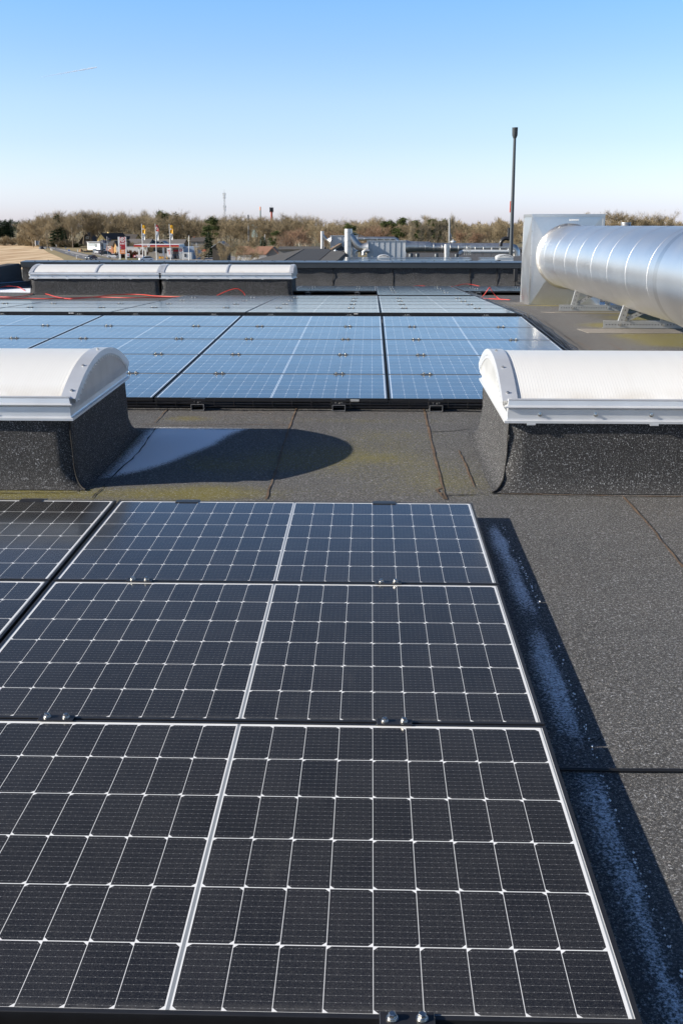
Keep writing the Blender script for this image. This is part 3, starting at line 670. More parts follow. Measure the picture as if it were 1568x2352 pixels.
# ================================================================ barrel skylights
def arc_pts(n=20, hwid=.652, rise=.17, zb=.475):
    R_ = (hwid**2+rise**2)/(2*rise); a = math.asin(hwid/R_)
    return [(R_*math.sin(-a+2*a*i/n), zb+rise-R_+R_*math.cos(-a+2*a*i/n)) for i in range(n+1)]
def skylight(X0, X1, Yc, label, group, bands=(), dz=0.0, seed=0):
    Xm, hl, hwd = (X0+X1)/2, (X1-X0)/2, .662
    o = empty('barrel_skylight', onroof(Xm, Yc, dz), label, 'skylight', group)
    rr = random.Random(seed)
    # felt covered curb with flared foot
    rings = [(.085, .004), (.062, .010), (.040, .030), (.024, .06), (.014, .11), (.008, .2), (.005, .29), (.003, .385)]
    mbx = MB(); nl = max(8, int(hl*2/.1)); nw = 13; prev = None
    def ring(off, z):
        pts = []
        a, b_ = hl+off, hwd+off
        cr = .018+off*.4
        seq = [(-a, -b_, a, -b_, nl), (a, -b_, a, b_, nw), (a, b_, -a, b_, nl), (-a, b_, -a, -b_, nw)]
        for x0_, y0_, x1_, y1_, n in seq:
            for k in range(n):
                tt = k/n; x = x0_+(x1_-x0_)*tt; y = y0_+(y1_-y0_)*tt
                pts.append((x+.004*math.sin(9*y+z*30+seed), y+.004*math.sin(5*x+z*22+seed), z+(.0 if z < .35 else 0)))
        return pts
    rgs = [ring(*q) for q in rings]; n = len(rgs[0])
    vs = [p for r_ in rgs for p in r_]; fs = [(i*n+k, i*n+(k+1) % n, (i+1)*n+(k+1) % n, (i+1)*n+k) for i in range(len(rgs)-1) for k in range(n)]
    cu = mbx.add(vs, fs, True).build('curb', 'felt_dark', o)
    for sx in (-1, 1):
        lapm = MB(); lapm.tube([((hl+a)*sx+.002*math.sin(k*3), -hwd-a-.001, z+.003) for k, (a, z) in enumerate(rings)], [.006, .005, .004, .004, .003, .003, .003, .003], 5)
        lapm.build('felt_lap', 'crack', cu)
    # aluminium frame: (offset, z) profile swept round
    prof = [(.004, .372), (.030, .370), (.030, .382), (.018, .386), (.014, .392), (.013, .440), (.008, .444), (.010, .449), (.028, .449), (.031, .454), (.014, .462), (.010, .486), (.012, .492), (-.01, .495), (-.03, .487)]
    vs = []; fs = []
    for off, z in prof:
        a, b_ = hl+off, hwd+off; vs += [(-a, -b_, z), (a, -b_, z), (a, b_, z), (-a, b_, z)]
    for i in range(len(prof)-1):
        for k in range(4): fs.append((i*4+k, i*4+(k+1) % 4, i*4+4+(k+1) % 4, i*4+4+k))
    fo = MB().add(vs, fs).build('frame', 'alu', o)
    for k in range(int(hl*2/.29)):
        x = -hl+.155+k*.29
        part_copy('screw', SCREW, fo, T((x, -hwd-.0135, .415))@Matrix.Rotation(math.pi/2, 4, 'X'))
    for k in range(int(hl*2/.64)):
        x = -hl+.11+k*.64
        MB().box(x-.022, -hwd-.034, .361, x+.022, -hwd-.006, .3695).build('clip', 'alu', fo)
    # dome sheet
    ap = arc_pts(); mbx = MB()
    a = hl-.004
    vs = [(x, y, z) for y, z in ap for x in (-a, a)]; mbx.add(vs, [(2*i, 2*i+1, 2*i+3, 2*i+2) for i in range(len(ap)-1)], True)
    mbx.build('dome', 'poly', o)
    # end sheets, edge arches
    for sx in (-1, 1):
        es = MB(); ai = [(y*.985, z-.012) for y, z in ap]
        xe = sx*(hl+.033); pts = [(xe, -.648, .428)]+[(xe, y, z) for y, z in ai]+[(xe, .648, .428)]; ctr = (xe, 0, .45); npt = len(pts)
        es.add([ctr]+pts, [(0, i+1, (i+1) % npt+1) if sx < 0 else (0, (i+1) % npt+1, i+1) for i in range(npt)])
        e = es.build('end_sheet', 'polyend', o)
        ar = MB(); w = .040
        outer = [(y*1.012, z+.008) for y, z in ap]; low = [(y*.972, z-.026) for y, z in ap]
        xo, xi = sx*(hl+.040), sx*(hl-w)
        n = len(outer)
        vs = [(xi, y, z) for y, z in outer]+[(xo, y, z) for y, z in outer]+[(xo, y, z) for y, z in low]+[(xi, y, z-.006) for y, z in outer]
        fs = []
        for i in range(n-1):
            q = [(i, i+1, n+i+1, n+i), (n+i, n+i+1, 2*n+i+1, 2*n+i), (3*n+i, 3*n+i+1, i+1, i)]
            fs += q if sx < 0 else [t_[::-1] for t_ in q]
        ar.add(vs, fs)
        # cut and folded tabs along the arch
        ap2 = arc_pts(26)
        for i in range(1, 26):
            y, z = ap2[i]
            ar.add([(xo, y*.972-.012, z-.025), (xo, y*.972+.012, z-.025), (xo+sx*.003, y*.955+.009, z-.046), (xo-sx*.002, y*.955-.010, z-.044)], [(0, 1, 2, 3)])
        ar_o = ar.build('edge_arch', 'alu', o)
        for i in (1, 5, 10, 15, 19):
            y, z = ap[i]; dz = Vector((0, y, 1.23)).normalized()
            part_copy('screw', SCREW, ar_o, T((sx*(hl+.008), y*1.012, z+.008))@dz.to_track_quat('Z', 'X').to_matrix().to_4x4()@Matrix.Scale(.75, 4))
    for x in bands:
        bd = MB(); outer = [(y*1.008, z+.006) for y, z in ap]
        vs = [(x-Xm+d_, y, z) for y, z in outer for d_ in (-.03, -.012, .012, .03)]
        vs = [(vx_, y, z+(.006 if abs(vx_-(x-Xm)) < .02 else 0)) for vx_, y, z in vs]
        bd.add(vs, [(4*i+k, 4*i+k+1, 4*i+5+k, 4*i+4+k) for i in range(len(outer)-1) for k in range(3)]).build('joint_strip', 'alu', o)
    return o
SYC = 6.235
skylight(-4.2, -1.60, SYC, 'white barrel skylight on a black felt curb at the left, cut by the picture edge', 'barrel skylights on the roof', (), seed=1)
skylight(.735, 3.33, SYC, 'white barrel skylight on a black felt curb at the right in front of the duct', 'barrel skylights on the roof', (2.03,), seed=2)
skylight(-6.86, -4.27, 22.55, 'far white barrel skylight, left one of the pair before the parapet', 'barrel skylights on the roof', (-5.55,), -.048, seed=3)
skylight(-4.20, -1.60, 22.55, 'far white barrel skylight, right one of the pair before the parapet', 'barrel skylights on the roof', (-2.9,), -.048, seed=4)

# ================================================================ round duct with box and supports
DX, DZ, DR = 3.215, 1.02, .487
duct = empty('ventilation_duct', T((DX, 12, DZ)), 'large shiny spiral seamed round ventilation duct running over the roof at the right', 'duct')
mb = MB(); n = 64
def cyl(mbx, y0, y1, r0, r1=None, n=64):
    r1 = r1 or r0; m_ = T((0, 0, 0))@Matrix.Rotation(-math.pi/2, 4, 'X')
    mbx.lathe([(r0, y0), (r1, y1)], n, m_)
cyl(mb, 18.07-12, 10.55-12, DR)
mb.build('tube', 'duct', duct)
for i in range(8):
    y = 17.45-12-.935*i; rg = MB()
    rg.lathe([(DR-.001, -.006), (DR+.0018, -.003), (DR+.0022, .0), (DR+.0018, .003), (DR-.001, .006)], 64, T((0, y, 0))@Matrix.Rotation(-math.pi/2, 4, 'X')); rg.build('seam', 'duct', duct)
fl = MB(); fl.lathe([(DR, 0), (DR+.035, 0), (DR+.035, -.012), (DR+.008, -.03), (DR, -.05)], 64, T((0, 18.058-12, 0))@Matrix.Rotation(-math.pi/2, 4, 'X')); fl.build('collar', 'galv', duct)
sg = MB(); cyl(sg, 10.62-12, 10.42-12, DR+.012); sg.build('coupling', 'galv', duct)
sg = MB(); cyl(sg, 10.44-12, 4.0-12, DR+.02); sg.build('end_section', 'duct', duct)
# saddle plates where the legs meet the tube are part of the supports
def support(Y, label):
    o = empty('duct_support', T((DX, Y, zroof(Y)))@Matrix.Rotation(AL if Y < YR else -AL, 4, 'X'), label, 'duct support', 'supports under the round duct')
    ch = MB()
    def chan(mbx, p, q, w=.075, fl_=.04, t_=.004, holes=True, facing=-1):
        p, q = Vector(p), Vector(q); d = (q-p).normalized(); nrm = Vector((0, facing, 0)); s_ = d.cross(nrm).normalized()
        L_ = (q-p).length; mt = Matrix(((d.x, s_.x, nrm.x, p.x), (d.y, s_.y, nrm.y, p.y), (d.z, s_.z, nrm.z, p.z), (0, 0, 0, 1)))
        mbx.box(0, -w/2, 0, L_, w/2, t_, mt); mbx.box(0, -w/2, -fl_, L_, -w/2+t_, 0, mt); mbx.box(0, w/2-t_, -fl_, L_, w/2, 0, mt)
        return mt, L_
    hl_ = MB()
    def holes(mt, L_, step=.045):
        k = step
        while k < L_-.02:
            hl_.lathe([(.007, .0046), (0, .0047)], 8, mt@T((k, 0, 0)), False); k += step
    b = MB(); mt, L_ = chan(b, (-.47, -.03, .055), (.46, -.03, .055), .085); holes(mt, L_, .036); b.build('base_channel', 'channel', o)
    zc = DZ-zroof(Y)
    for x0_, x1_ in ((-.27, -.20), (.24, .235)):
        b = MB(); zt = zc-math.sqrt(max(.001, DR**2-x1_**2))+.05
        mt, L_ = chan(b, (x0_, -.022, .05), (x1_, -.022, zt), .07); holes(mt, L_, .06); b.build('leg', 'channel', o)
    b = MB(); zt = zc-math.sqrt(DR**2-.08**2)+.02
    mt, L_ = chan(b, (-.225, -.012, .10), (.06, -.012, zt), .05); holes(mt, L_, .05); b.build('brace', 'channel', o)
    hl_.build('bolt_hole', 'black', o)
    bo = MB()
    for x in (-.27, .24, -.21): 
        bo.lathe([(.018, 0), (.018, .004), (.011, .004), (.011, .016), (0, .017)], 8, T((x, -.036, .055 if x != -.21 else .115))@Matrix.Rotation(math.pi/2, 4, 'X'), False)
    bo.build('bolt', 'steel', o)
support(12.88, 'perforated grey channel support under the duct, the nearer of the two')
support(15.95, 'perforated grey channel support under the duct, the one close to the metal box')
# galvanised plenum box with cross broken faces
bx = empty('duct_box', T((3.19, 18.07, zroof(18.3)-.02)), 'tall galvanised sheet metal box that the big round duct enters', 'duct box')
bw, bd_, bh = .575, .98, 1.455
def xface(o, u, v, nrm, k, dep):                           # one sheet: creased to a raised centre ridge
    vs = [Vector(o), Vector(o)+Vector(u), Vector(o)+Vector(u)+Vector(v), Vector(o)+Vector(v)]
    c = Vector(o)+Vector(u)*k[0]+Vector(v)*k[1]+Vector(nrm)*dep; return vs+[c], [(0, 1, 4), (1, 2, 4), (2, 3, 4), (3, 0, 4)]
s = MB()
s.add(*xface((-bw, 0, 0), (2*bw, 0, 0), (0, 0, bh), (0, -1, 0), (.36, .47), .05))
s.build('front_sheet', 'galv', bx)
s = MB(); s.add(*xface((-bw, bd_, 0), (0, -bd_, 0), (0, 0, bh), (-1, 0, 0), (.45, .52), .07))
s.build('side_sheet', 'galv', bx)
s = MB(); s.add(*xface((bw, 0, 0), (0, bd_, 0), (0, 0, bh), (1, 0, 0), (.5, .5), .02)); s.build('side_sheet', 'galv', bx)
s = MB(); s.add(*xface((bw, bd_, 0), (-2*bw, 0, 0), (0, 0, bh), (0, 1, 0), (.5, .5), .02)); s.build('back_sheet', 'galv', bx)
s = MB(); s.add(*xface((-bw, 0, bh), (2*bw, 0, 0), (0, bd_, 0), (0, 0, 1), (.5, .5), .02)); s.build('lid', 'galv', bx)
s = MB()
for x, y in ((-bw, 0), (bw, 0), (bw, bd_), (-bw, bd_)): s = MB().box(x-.014, y-.014, 0, x+.014, y+.014, bh+.004); s.build('corner_flange', 'galv', bx)
s = MB()
for z in (bh,): s.box(-bw-.016, -.018, z-.02, bw+.016, -.004, z+.02).box(-bw-.018, -.004, z-.02, -bw-.004, bd_, z+.02)
s.build('top_flange', 'galv', bx)
s = MB().box(.06, -.010, 0, .07, -.001, .62); s.build('sheet_joint', 'galv', bx)
s = MB()
for z in np.linspace(.06, bh-.06, 8): s.lathe([(.009, 0), (.006, .006), (0, .007)], 6, T((-bw+.0, -.015, z))@Matrix.Rotation(math.pi/2, 4, 'X'), False)
s.build('rivet', 'steel', bx)
s = MB().box(.02, -.012, bh-.085, .17, -.003, bh-.06); s.build('sticker', 'white', bx)
# black switch box on the parapet left of the box
tb = at(1183, 632, 28.7)
o = empty('switch_box', T(tb), 'small black switch box on the parapet wall beside the metal box', 'switch box')
MB().bbox(-.05, -.08, -.16, .05, .08, .16, .01).build('housing', 'black', o); MB().tube([(0, 0, -.16), (.0, .0, -.3), (.03, .02, -.42)], .015, 6).build('cable', 'black', o)

# ================================================================ beyond the roof
ZG = -9.5
def zg(X, Y):
    d = np.hypot(X, Y); t = np.clip((d-720)/1400, 0, 1); return ZG+7.0*t*t*(3-2*t)
gm = NT('winter_grassland'); p = gm.pos()
f1 = gm.ramp(gm.noise(.02, 5, p), .35, .65); f2 = gm.ramp(gm.noise(.25, 4, p), .3, .7)
gm.set(gm.mix(f1, gm.mix(f2, (0.16, 0.125, 0.06), (0.22, 0.17, 0.085)), gm.mix(f2, (0.10, 0.10, 0.04), (0.17, 0.14, 0.07))), .95)
M['ground'] = gm.m
gs = np.concatenate([-np.geomspace(2000, 60, 40), np.linspace(-50, 50, 7), np.geomspace(60, 2000, 40)])
yss = np.concatenate([[-300, -100], np.linspace(-20, 700, 40), np.geomspace(740, 2200, 30)])
o = grid_mesh('ground', gs, yss, zg, 'ground'); tag(o, kind='structure')
def sheet(name, px, mat, h, n=0):
    pts = [atz(x, y, ZG+h) for x, y in px]; mbx = MB(); mbx.add([(p.x, p.y, ZG+h) for p in pts], [tuple(range(len(pts)))]); return tag(mbx.build(name, mat), kind='structure')
fm = NT('stubble_field'); p = fm.pos(); mp = fm.n('ShaderNodeMapping'); fm.lk(p, mp.inputs[0]); mp.inputs['Rotation'].default_value = (0, 0, .32); mp.inputs['Scale'].default_value = (.11, .010, 1)
ns = fm.n('ShaderNodeTexNoise'); ns.inputs['Scale'].default_value = 1.6; ns.inputs['Detail'].default_value = 5; ns.inputs['Distortion'].default_value = .6; fm.lk(mp.outputs[0], ns.inputs['Vector'])
fm.set(fm.mix(fm.ramp(ns.outputs['Fac'], .38, .60), (0.40, 0.245, 0.12), (0.64, 0.48, 0.29)), .95)
M['field'] = fm.m
M['asphalt'] = plain('road_asphalt', (0.115, 0.115, 0.12), .85, 0, .12, .6)
M['verge'] = plain('dry_verge_grass', (0.24, 0.185, 0.085), .95, 0, .25, .35)
M['paving'] = plain('forecourt_paving', (0.24, 0.22, 0.20), .85, 0, .15, .5)
M['marking'] = plain('road_marking', (0.62, 0.62, 0.60), .7)
M['gravelroad'] = plain('worn_lane', (0.30, 0.28, 0.26), .85, 0, .12, .5)
sheet('field', [(-60, 561), (20, 560), (60, 560.5), (80, 563), (95, 569), (112, 580), (140, 592), (165, 606), (230, 640), (-200, 640)], 'field', .03)
sheet('grass_verge', [(62, 560), (84, 562), (115, 571), (150, 584), (192, 596), (240, 612), (170, 612), (140, 592), (112, 580), (95, 569), (80, 563)], 'verge', .06)
sheet('grass_verge', [(110, 563), (180, 563), (215, 570), (240, 580), (205, 585), (160, 574), (110, 563.4)], 'verge', .06)
sheet('road', [(40, 554.2), (60, 555), (95, 560), (158, 574.5), (205, 585), (262, 597), (330, 612), (235, 612), (192, 595.5), (150, 583.5), (115, 570.5), (84, 561.5), (60, 557.5), (40, 556.5)], 'asphalt', .10)
sheet('road', [(135, 560.4), (200, 560.8), (260, 560.8), (260, 562.2), (200, 562.3), (135, 561.8)], 'asphalt', .10)
sheet('turning_lane', [(128, 571), (150, 573.6), (190, 583), (235, 593), (222, 593.5), (175, 583.5)], 'gravelroad', .14)
mk = MB()
for a, b_ in (((118, 568.5), (126, 571)), ((150, 579), (157, 581)), ((163, 582.6), (170, 584.4)), ((176, 586), (183, 588)), ((190, 589.6), (198, 591.6)), ((206, 594), (216, 596.5))):
    pa, pb = atz(*a, ZG+.18), atz(*b_, ZG+.18); d_ = (pb-pa).normalized(); nn = Vector((-d_.y, d_.x, 0))*.16
    mk.add([pa-nn, pb-nn, pb+nn, pa+nn], [(0, 1, 2, 3)])
tag(mk.build('road_marking', 'marking'), kind='structure')
sheet('forecourt', [(222, 573), (300, 577), (470, 577), (600, 600), (330, 604), (262, 595), (210, 583)], 'paving', .08)
sheet('grass_verge', [(270, 592.5), (330, 592.5), (336, 597), (276, 597)], plain('green_grass', (0.14, 0.13, 0.045), .95), .12)

# ---- trees
def bark(name, c0, c1):
    k = NT(name); p = k.pos(); r_ = k.rnd(); f_ = k.ramp(k.noise(.8, 3, p), .3, .7)
    k.set(k.mix(k.ma('ADD', k.ma('MULTIPLY', r_, .7), k.ma('MULTIPLY', f_, .3)), c0, c1), .9, 0, .2); return k.m
M['twig'] = bark('bare_twigs', (0.16, 0.122, 0.070), (0.36, 0.29, 0.185))
M['twigred'] = bark('birch_twigs', (0.20, 0.125, 0.08), (0.28, 0.175, 0.115))
M['trunk'] = bark('tree_bark', (0.16, 0.13, 0.09), (0.26, 0.21, 0.15))
M['birch'] = bark('birch_bark', (0.38, 0.35, 0.29), (0.5, 0.46, 0.4))
M['poplar'] = bark('poplar_bark', (0.24, 0.20, 0.14), (0.3, 0.26, 0.18))
M['fir'] = bark('fir_needles', (0.018, 0.034, 0.018), (0.035, 0.055, 0.025))
M['pine'] = bark('pine_needles', (0.05, 0.07, 0.022), (0.075, 0.09, 0.03))
M['evergreen'] = bark('hedge_leaves', (0.04, 0.06, 0.02), (0.07, 0.085, 0.03))
M['beech'] = bark('brown_hedge_leaves', (0.11, 0.06, 0.035), (0.16, 0.085, 0.05))
def bare_tree(seed, mattw, mattr, h=1.0, wid=.36, low=.22, ntw=2000, stems=1, tw=.0019, fast=.5):
    """unit height bare tree: trunk with limbs, and a crown of fine twigs"""
    r = random.Random(seed); tk = MB(); cr = MB(); ends = []
    def rv(s_): return Vector((r.gauss(0, s_), r.gauss(0, s_), r.gauss(0, s_)))
    def branch(p, d, L_, rad_, lev):
        n_ = 4; pts = [p]; rs = [rad_]
        for i in range(n_):
            d = (d+rv(.10)+Vector((0, 0, .05))).normalized(); p = p+d*L_/n_; pts.append(p); rs.append(rad_*(1-.7*(i+1)/n_))
            if lev < 3 and (lev > 0 or p.z > low):
                for q in range(r.choice((1, 2, 2))):
                    a = r.random()*2*math.pi; side = Vector((math.cos(a), math.sin(a), 0))
                    branch(p, (d*(.65 if lev else .55)+side*r.uniform(.5, 1.0)*(wid/.36)+Vector((0, 0, .15))).normalized(), L_*r.uniform(.42, .62), rs[-1]*.6, lev+1)
            if lev >= 1: ends.append((p.copy(), d.copy(), lev))
        (tk).tube(pts, rs, 5 if lev < 2 else 3, False)
    for s_ in range(stems):
        branch(Vector((r.gauss(0, .02)*(stems > 1), r.gauss(0, .02)*(stems > 1), -.02)), Vector((r.gauss(0, .16)*(stems > 1), r.gauss(0, .16)*(stems > 1), 1)).normalized(), .74, .021/math.sqrt(stems), 0)
    zmax = max(e[0].z for e in ends); sc_ = .93/zmax
    vs = []; fs = []
    for i in range(ntw):
        p, d, lev = r.choice(ends); p = p*sc_+rv(.022)
        dd = (d*.9+rv(.36)+Vector((0, 0, .30))).normalized(); L_ = r.uniform(.04, .125); w = tw*r.uniform(.6, 1.4)
        s_ = dd.cross(rv(1)).normalized()*w; b0 = len(vs); q = p+dd*L_
        vs += [p-s_, p+s_, q]; fs.append((b0, b0+1, b0+2))
    tk.v = [tuple(Vector(v)*sc_) for v in tk.v]; cr.add(vs, fs)
    return tk, cr, mattr, mattw
def conifer(seed, mat, wid=.2, n=2600, pine=False):
    r = random.Random(seed); tk = MB(); cr = MB(); tk.tube([(0, 0, -.02), (.004, 0, .5), (0, .003, .97)], [.016, .011, .002], 6)
    vs = []; fs = []
    cl = [(r.random()*6.28, r.uniform(.42, .95)) for _ in range(16)]
    for i in range(n):
        if not pine:
            z = .05+.95*(1-math.sqrt(r.random())); rr_ = wid*(1-z)**.85*(.75+.35*math.sin(z*70))*(.55+.45*r.random()); a = r.random()*6.283
            p = Vector((rr_*math.cos(a), rr_*math.sin(a), z)); d = Vector((math.cos(a), math.sin(a), -.35+r.gauss(0, .25)))
        else:
            a0, z0_ = r.choice(cl); rr_ = wid*.62*(1-abs(z0_-.66)*1.4); p = Vector((rr_*math.cos(a0), rr_*math.sin(a0), z0_))+Vector((r.gauss(0, .05), r.gauss(0, .05), r.gauss(0, .028))); d = Vector((r.gauss(0, 1), r.gauss(0, 1), r.gauss(.5, .6)))
        d.normalize(); L_ = r.uniform(.03, .065); s_ = d.cross(Vector((r.gauss(0, 1), r.gauss(0, 1), r.gauss(0, 1)))).normalized()*r.uniform(.007, .014); b0 = len(vs)
        vs += [p-s_, p+s_, p+d*L_]; fs.append((b0, b0+1, b0+2))
    cr.add(vs, fs); return tk, cr, 'trunk', mat
def bush(seed, mat, n=1500, tw=.010):
    r = random.Random(seed); tk = MB(); cr = MB(); vs = []; fs = []
    cl = [(r.uniform(-.6, .6), r.uniform(-.5, .5), r.uniform(.4, .95)) for _ in range(7)]
    for k in range(7): tk.tube([(r.uniform(-.1, .1), r.uniform(-.1, .1), -.03), (cl[k][0]*.5, cl[k][1]*.5, cl[k][2]*.5), (cl[k][0]*.8, cl[k][1]*.8, cl[k][2]*.9)], [.02, .014, .006], 4, False)
    for i in range(n):
        c = r.choice(cl); u_ = r.random()**.6; p = Vector((c[0]*u_+r.gauss(0, .09), c[1]*u_+r.gauss(0, .09), max(.0, c[2]*u_+r.gauss(0, .07))))
        d = (p+Vector((r.gauss(0, .4), r.gauss(0, .4), .5+r.gauss(0, .3)))).normalized(); L_ = r.uniform(.08, .2); s_ = d.cross(Vector((r.gauss(0, 1), r.gauss(0, 1), r.gauss(0, 1)))).normalized()*tw*r.uniform(.5, 1.4); b0 = len(vs)
        vs += [p-s_, p+s_, p+d*L_]; fs.append((b0, b0+1, b0+2))
    cr.add(vs, fs); return tk, cr, 'trunk', mat
PROT = {}
def proto_tree(key, parts):
    tk, cr, mt, mc = parts
    def mk_(nm, mbx, mat):
        me = bpy.data.meshes.new(nm); me.from_pydata([tuple(v) for v in mbx.v], [], mbx.f); me.materials.append(M[mat]); return me
    PROT.setdefault(key, []).append((mk_('trunk', tk, mt), mk_('crown', cr, mc)))
for s_ in range(6): proto_tree('bare', bare_tree(100+s_, 'twig', 'trunk', wid=.34+.04*(s_ % 3), low=.2+.06*(s_ % 3)))
for s_ in range(2): proto_tree('slim', bare_tree(200+s_, 'twig', 'trunk', wid=.2, low=.3, ntw=1700))
for s_ in range(3): proto_tree('birch', bare_tree(300+s_, 'twigred', 'birch', wid=.26, low=.2, ntw=1900, stems=1+s_, tw=.0022))
for s_ in range(2): proto_tree('poplar', bare_tree(400+s_, 'poplar', 'poplar', wid=.07, low=.08, ntw=1300, tw=.0024))
for s_ in range(2): proto_tree('fir', conifer(500+s_, 'fir'))
for s_ in range(2): proto_tree('pine', conifer(520+s_, 'pine', .3, 2000, True))
for s_ in range(2): proto_tree('bush', bush(600+s_, 'twig'))
proto_tree('evergreen', bush(620, 'evergreen', 1500, .03)); proto_tree('beech', bush(630, 'beech', 1500, .02))
NAMES = {'bare': ('bare_tree', 'tree'), 'slim': ('bare_tree', 'tree'), 'birch': ('birch_tree', 'tree'), 'poplar': ('poplar_tree', 'tree'), 'fir': ('fir_tree', 'tree'), 'pine': ('pine_tree', 'tree'), 'bush': ('bush', 'bush'), 'evergreen': ('evergreen_bush', 'bush'), 'beech': ('hedge_bush', 'bush')}
def tree(kind, X, Y, z, h, label, group=None, w=1.0):
    tk, cr = random.choice(PROT[kind]); nm, cat = NAMES[kind]
    o = empty(nm, T((X, Y, z))@RZ(random.random()*6.28)@Matrix.Diagonal((h*w, h*w, h, 1)), label, cat, group)
    link('trunk' if cat == 'tree' else 'stem', tk, o); link('crown' if cat == 'tree' else 'foliage', cr, o)
    return o
TOPX = [-60, 0, 20, 40, 60, 90, 130, 180, 240, 300, 350, 410, 440, 480, 520, 560, 600, 660, 700, 760, 800, 840, 880, 900, 940, 1000, 1030, 1080, 1120, 1145, 1170, 1250, 1330, 1400, 1440, 1480, 1520, 1568, 1700]
TOPY = [506, 506, 504, 514, 506, 492, 487, 485, 483, 489, 488, 486, 496, 501, 493, 496, 501, 495, 500, 506, 506, 497, 502, 509, 501, 501, 507, 516, 513, 505, 511, 508, 497, 500, 498, 505, 500, 508, 508]
def top(x): return float(np.interp(x, TOPX, TOPY))-3.5
def htree(kind, x, Y, ytop, label, group=None, w=1.0):
    p = at(x, ytop, Y); z = float(zg(p.x, p.y)); return tree(kind, p.x, p.y, z-.1, max(1.5, p.z-z), label, group, w)
WB = 'bare brown deciduous tree in the wood behind the petrol station and houses'
WM = 'bare brown deciduous tree in the wood beyond the neighbouring factory roof'
WR = 'bare brown tree in the far wood above the shiny duct at the right'
rt_ = random.Random(5)
for row, (Y, step, dy) in enumerate(((640, 14, 0), (590, 16, 3), (545, 19, 8))):
    x = 62+row*5
    while x < 700:
        if not (row == 2 and (170 < x < 300)):
            htree(rt_.choice(('bare', 'bare', 'bare', 'slim')), x, Y+rt_.uniform(-18, 18), top(x)+dy+rt_.uniform(-9, 10), WB if x < 470 else WM if x > 590 else 'bare brown deciduous tree in the wood between petrol station and factory', 'trees of the wood', rt_.uniform(.95, 1.45))
        x += step*rt_.uniform(.7, 1.4)
for row, (Y, step, dy) in enumerate(((560, 13, 1), (500, 16, 7))):
    x = 700+row*5
    while x < 1190:
        htree(rt_.choice(('bare', 'bare', 'slim')), x, Y+rt_.uniform(-18, 18), top(x)+dy+rt_.uniform(-8, 10), WM, 'trees of the wood', rt_.uniform(.95, 1.4))
        x += step*rt_.uniform(.7, 1.3)
x = 1330
while x < 1600:
    htree('bare', x, 800+rt_.uniform(-30, 30), top(x)+rt_.uniform(2, 10), WR, 'trees of the wood'); x += 9
for x, y in ((1335, 484), (1397, 479), (1440, 477), (1503, 479), (1528, 478), (1462, 486), (1415, 484)):
    htree('bare', x, 720, y, 'taller bare tree standing out above the far wood over the duct', 'taller trees over the duct', 1.15)
htree('bare', 1147, 470, 496, 'single taller bare tree just left of the dark flue pipe', None, 1.1)
for x in (942, 964, 986, 1001, 1016, 1024):
    htree('poplar', x+2, 430, 500+rt_.uniform(-6, 3) if x != 1024 else 488, 'slender pale poplar in the row beyond the far ductwork', 'row of slender poplars')
for x, y, Y in ((652, 528, 330), (668, 518, 340), (690, 515, 380), (705, 520, 390), (858, 505, 430), (875, 512, 420), (842, 515, 440), (1080, 525, 430), (1100, 528, 430), (1062, 522, 450), (745, 522, 420), (775, 525, 420)):
    htree('birch', x, Y, y, 'birch with pale stems and reddish twigs in front of the brown wood', 'birches before the wood', 1.15)
for x, y, Y, k, lab in ((130, 488, 560, 'fir', 'tall dark fir tree left of the dark gabled house'), (147, 524, 555, 'fir', 'small dark fir beside the tall fir tree'), (377, 484, 600, 'pine', 'dark pine crown over the petrol station, left of the pair'), (403, 483, 600, 'fir', 'dark fir top over the petrol station, right of the pair'),
                        (485, 497, 520, 'pine', 'dark green pine right of the mast'), (478, 530, 380, 'fir', 'small dark fir between the sheds right of the petrol station'), (630, 530, 420, 'pine', 'dark evergreen at the foot of the red chimney'), (478, 516, 500, 'pine', 'dark pine standing under the mast in the wood'),
                        (805, 512, 470, 'pine', 'green pine top behind the big vent stack'), (900, 505, 480, 'pine', 'green pine behind the birches, left of the poplars'), (918, 500, 470, 'pine', 'second green pine left of the poplar row'), (878, 508, 470, 'pine', 'green pine hidden behind the red twigged birch'),
                        (996, 503, 470, 'pine', 'green pine between the poplars'), (1012, 503, 470, 'pine', 'green pine at the right end of the poplar row'), (960, 506, 470, 'pine', 'dark green pine behind the poplar row'), (604, 540, 400, 'fir', 'small dark conifer below the thin chimneys')):
    htree(k, x, Y, y, lab, None, 1.5 if k == 'fir' else 1.0)
for x, y in ((2, 503), (12, 502), (22, 503), (-8, 503), (17, 508)):
    htree('fir', x, 900, y, 'dark conifer in the clump at the far left edge', 'conifers at the far left', 1.5)
htree('bare', 40, 880, 508, 'small bare tree right of the far left conifers')
for x, y, Y in ((10, 541, 600), (28, 539, 610), (46, 540, 600), (60, 537, 590), (72, 543, 585), (88, 541, 580), (100, 541, 575), (112, 541, 570), (120, 547, 560), (135, 546, 555), (150, 547, 552), (162, 548, 550), (-6, 542, 610), (80, 536, 600)):
    htree('bush', x, Y, y, 'bare brown bush along the road behind the field', 'bushes along the road', 1.5)
for x, y in ((157, 556), (166, 556.5), (176, 556)): htree('evergreen', x, 553, y, 'low green bush before the dark gabled house', 'green bushes by the house', 1.6)
for i, x in enumerate(range(270, 332, 5)): htree('beech', x, 372, 576+rt_.uniform(-3, 3), 'rust brown hedge bush beside the petrol station canopy', 'rust brown hedge', .9)
for x, y, Y in ((275, 556, 430), (290, 553, 430), (303, 551, 430), (318, 552, 440), (330, 556, 440), (345, 556, 430)):
    htree('bush', x, Y, y, 'bare shrub between the price sign and the station canopy', 'shrubs behind the price sign', .9)
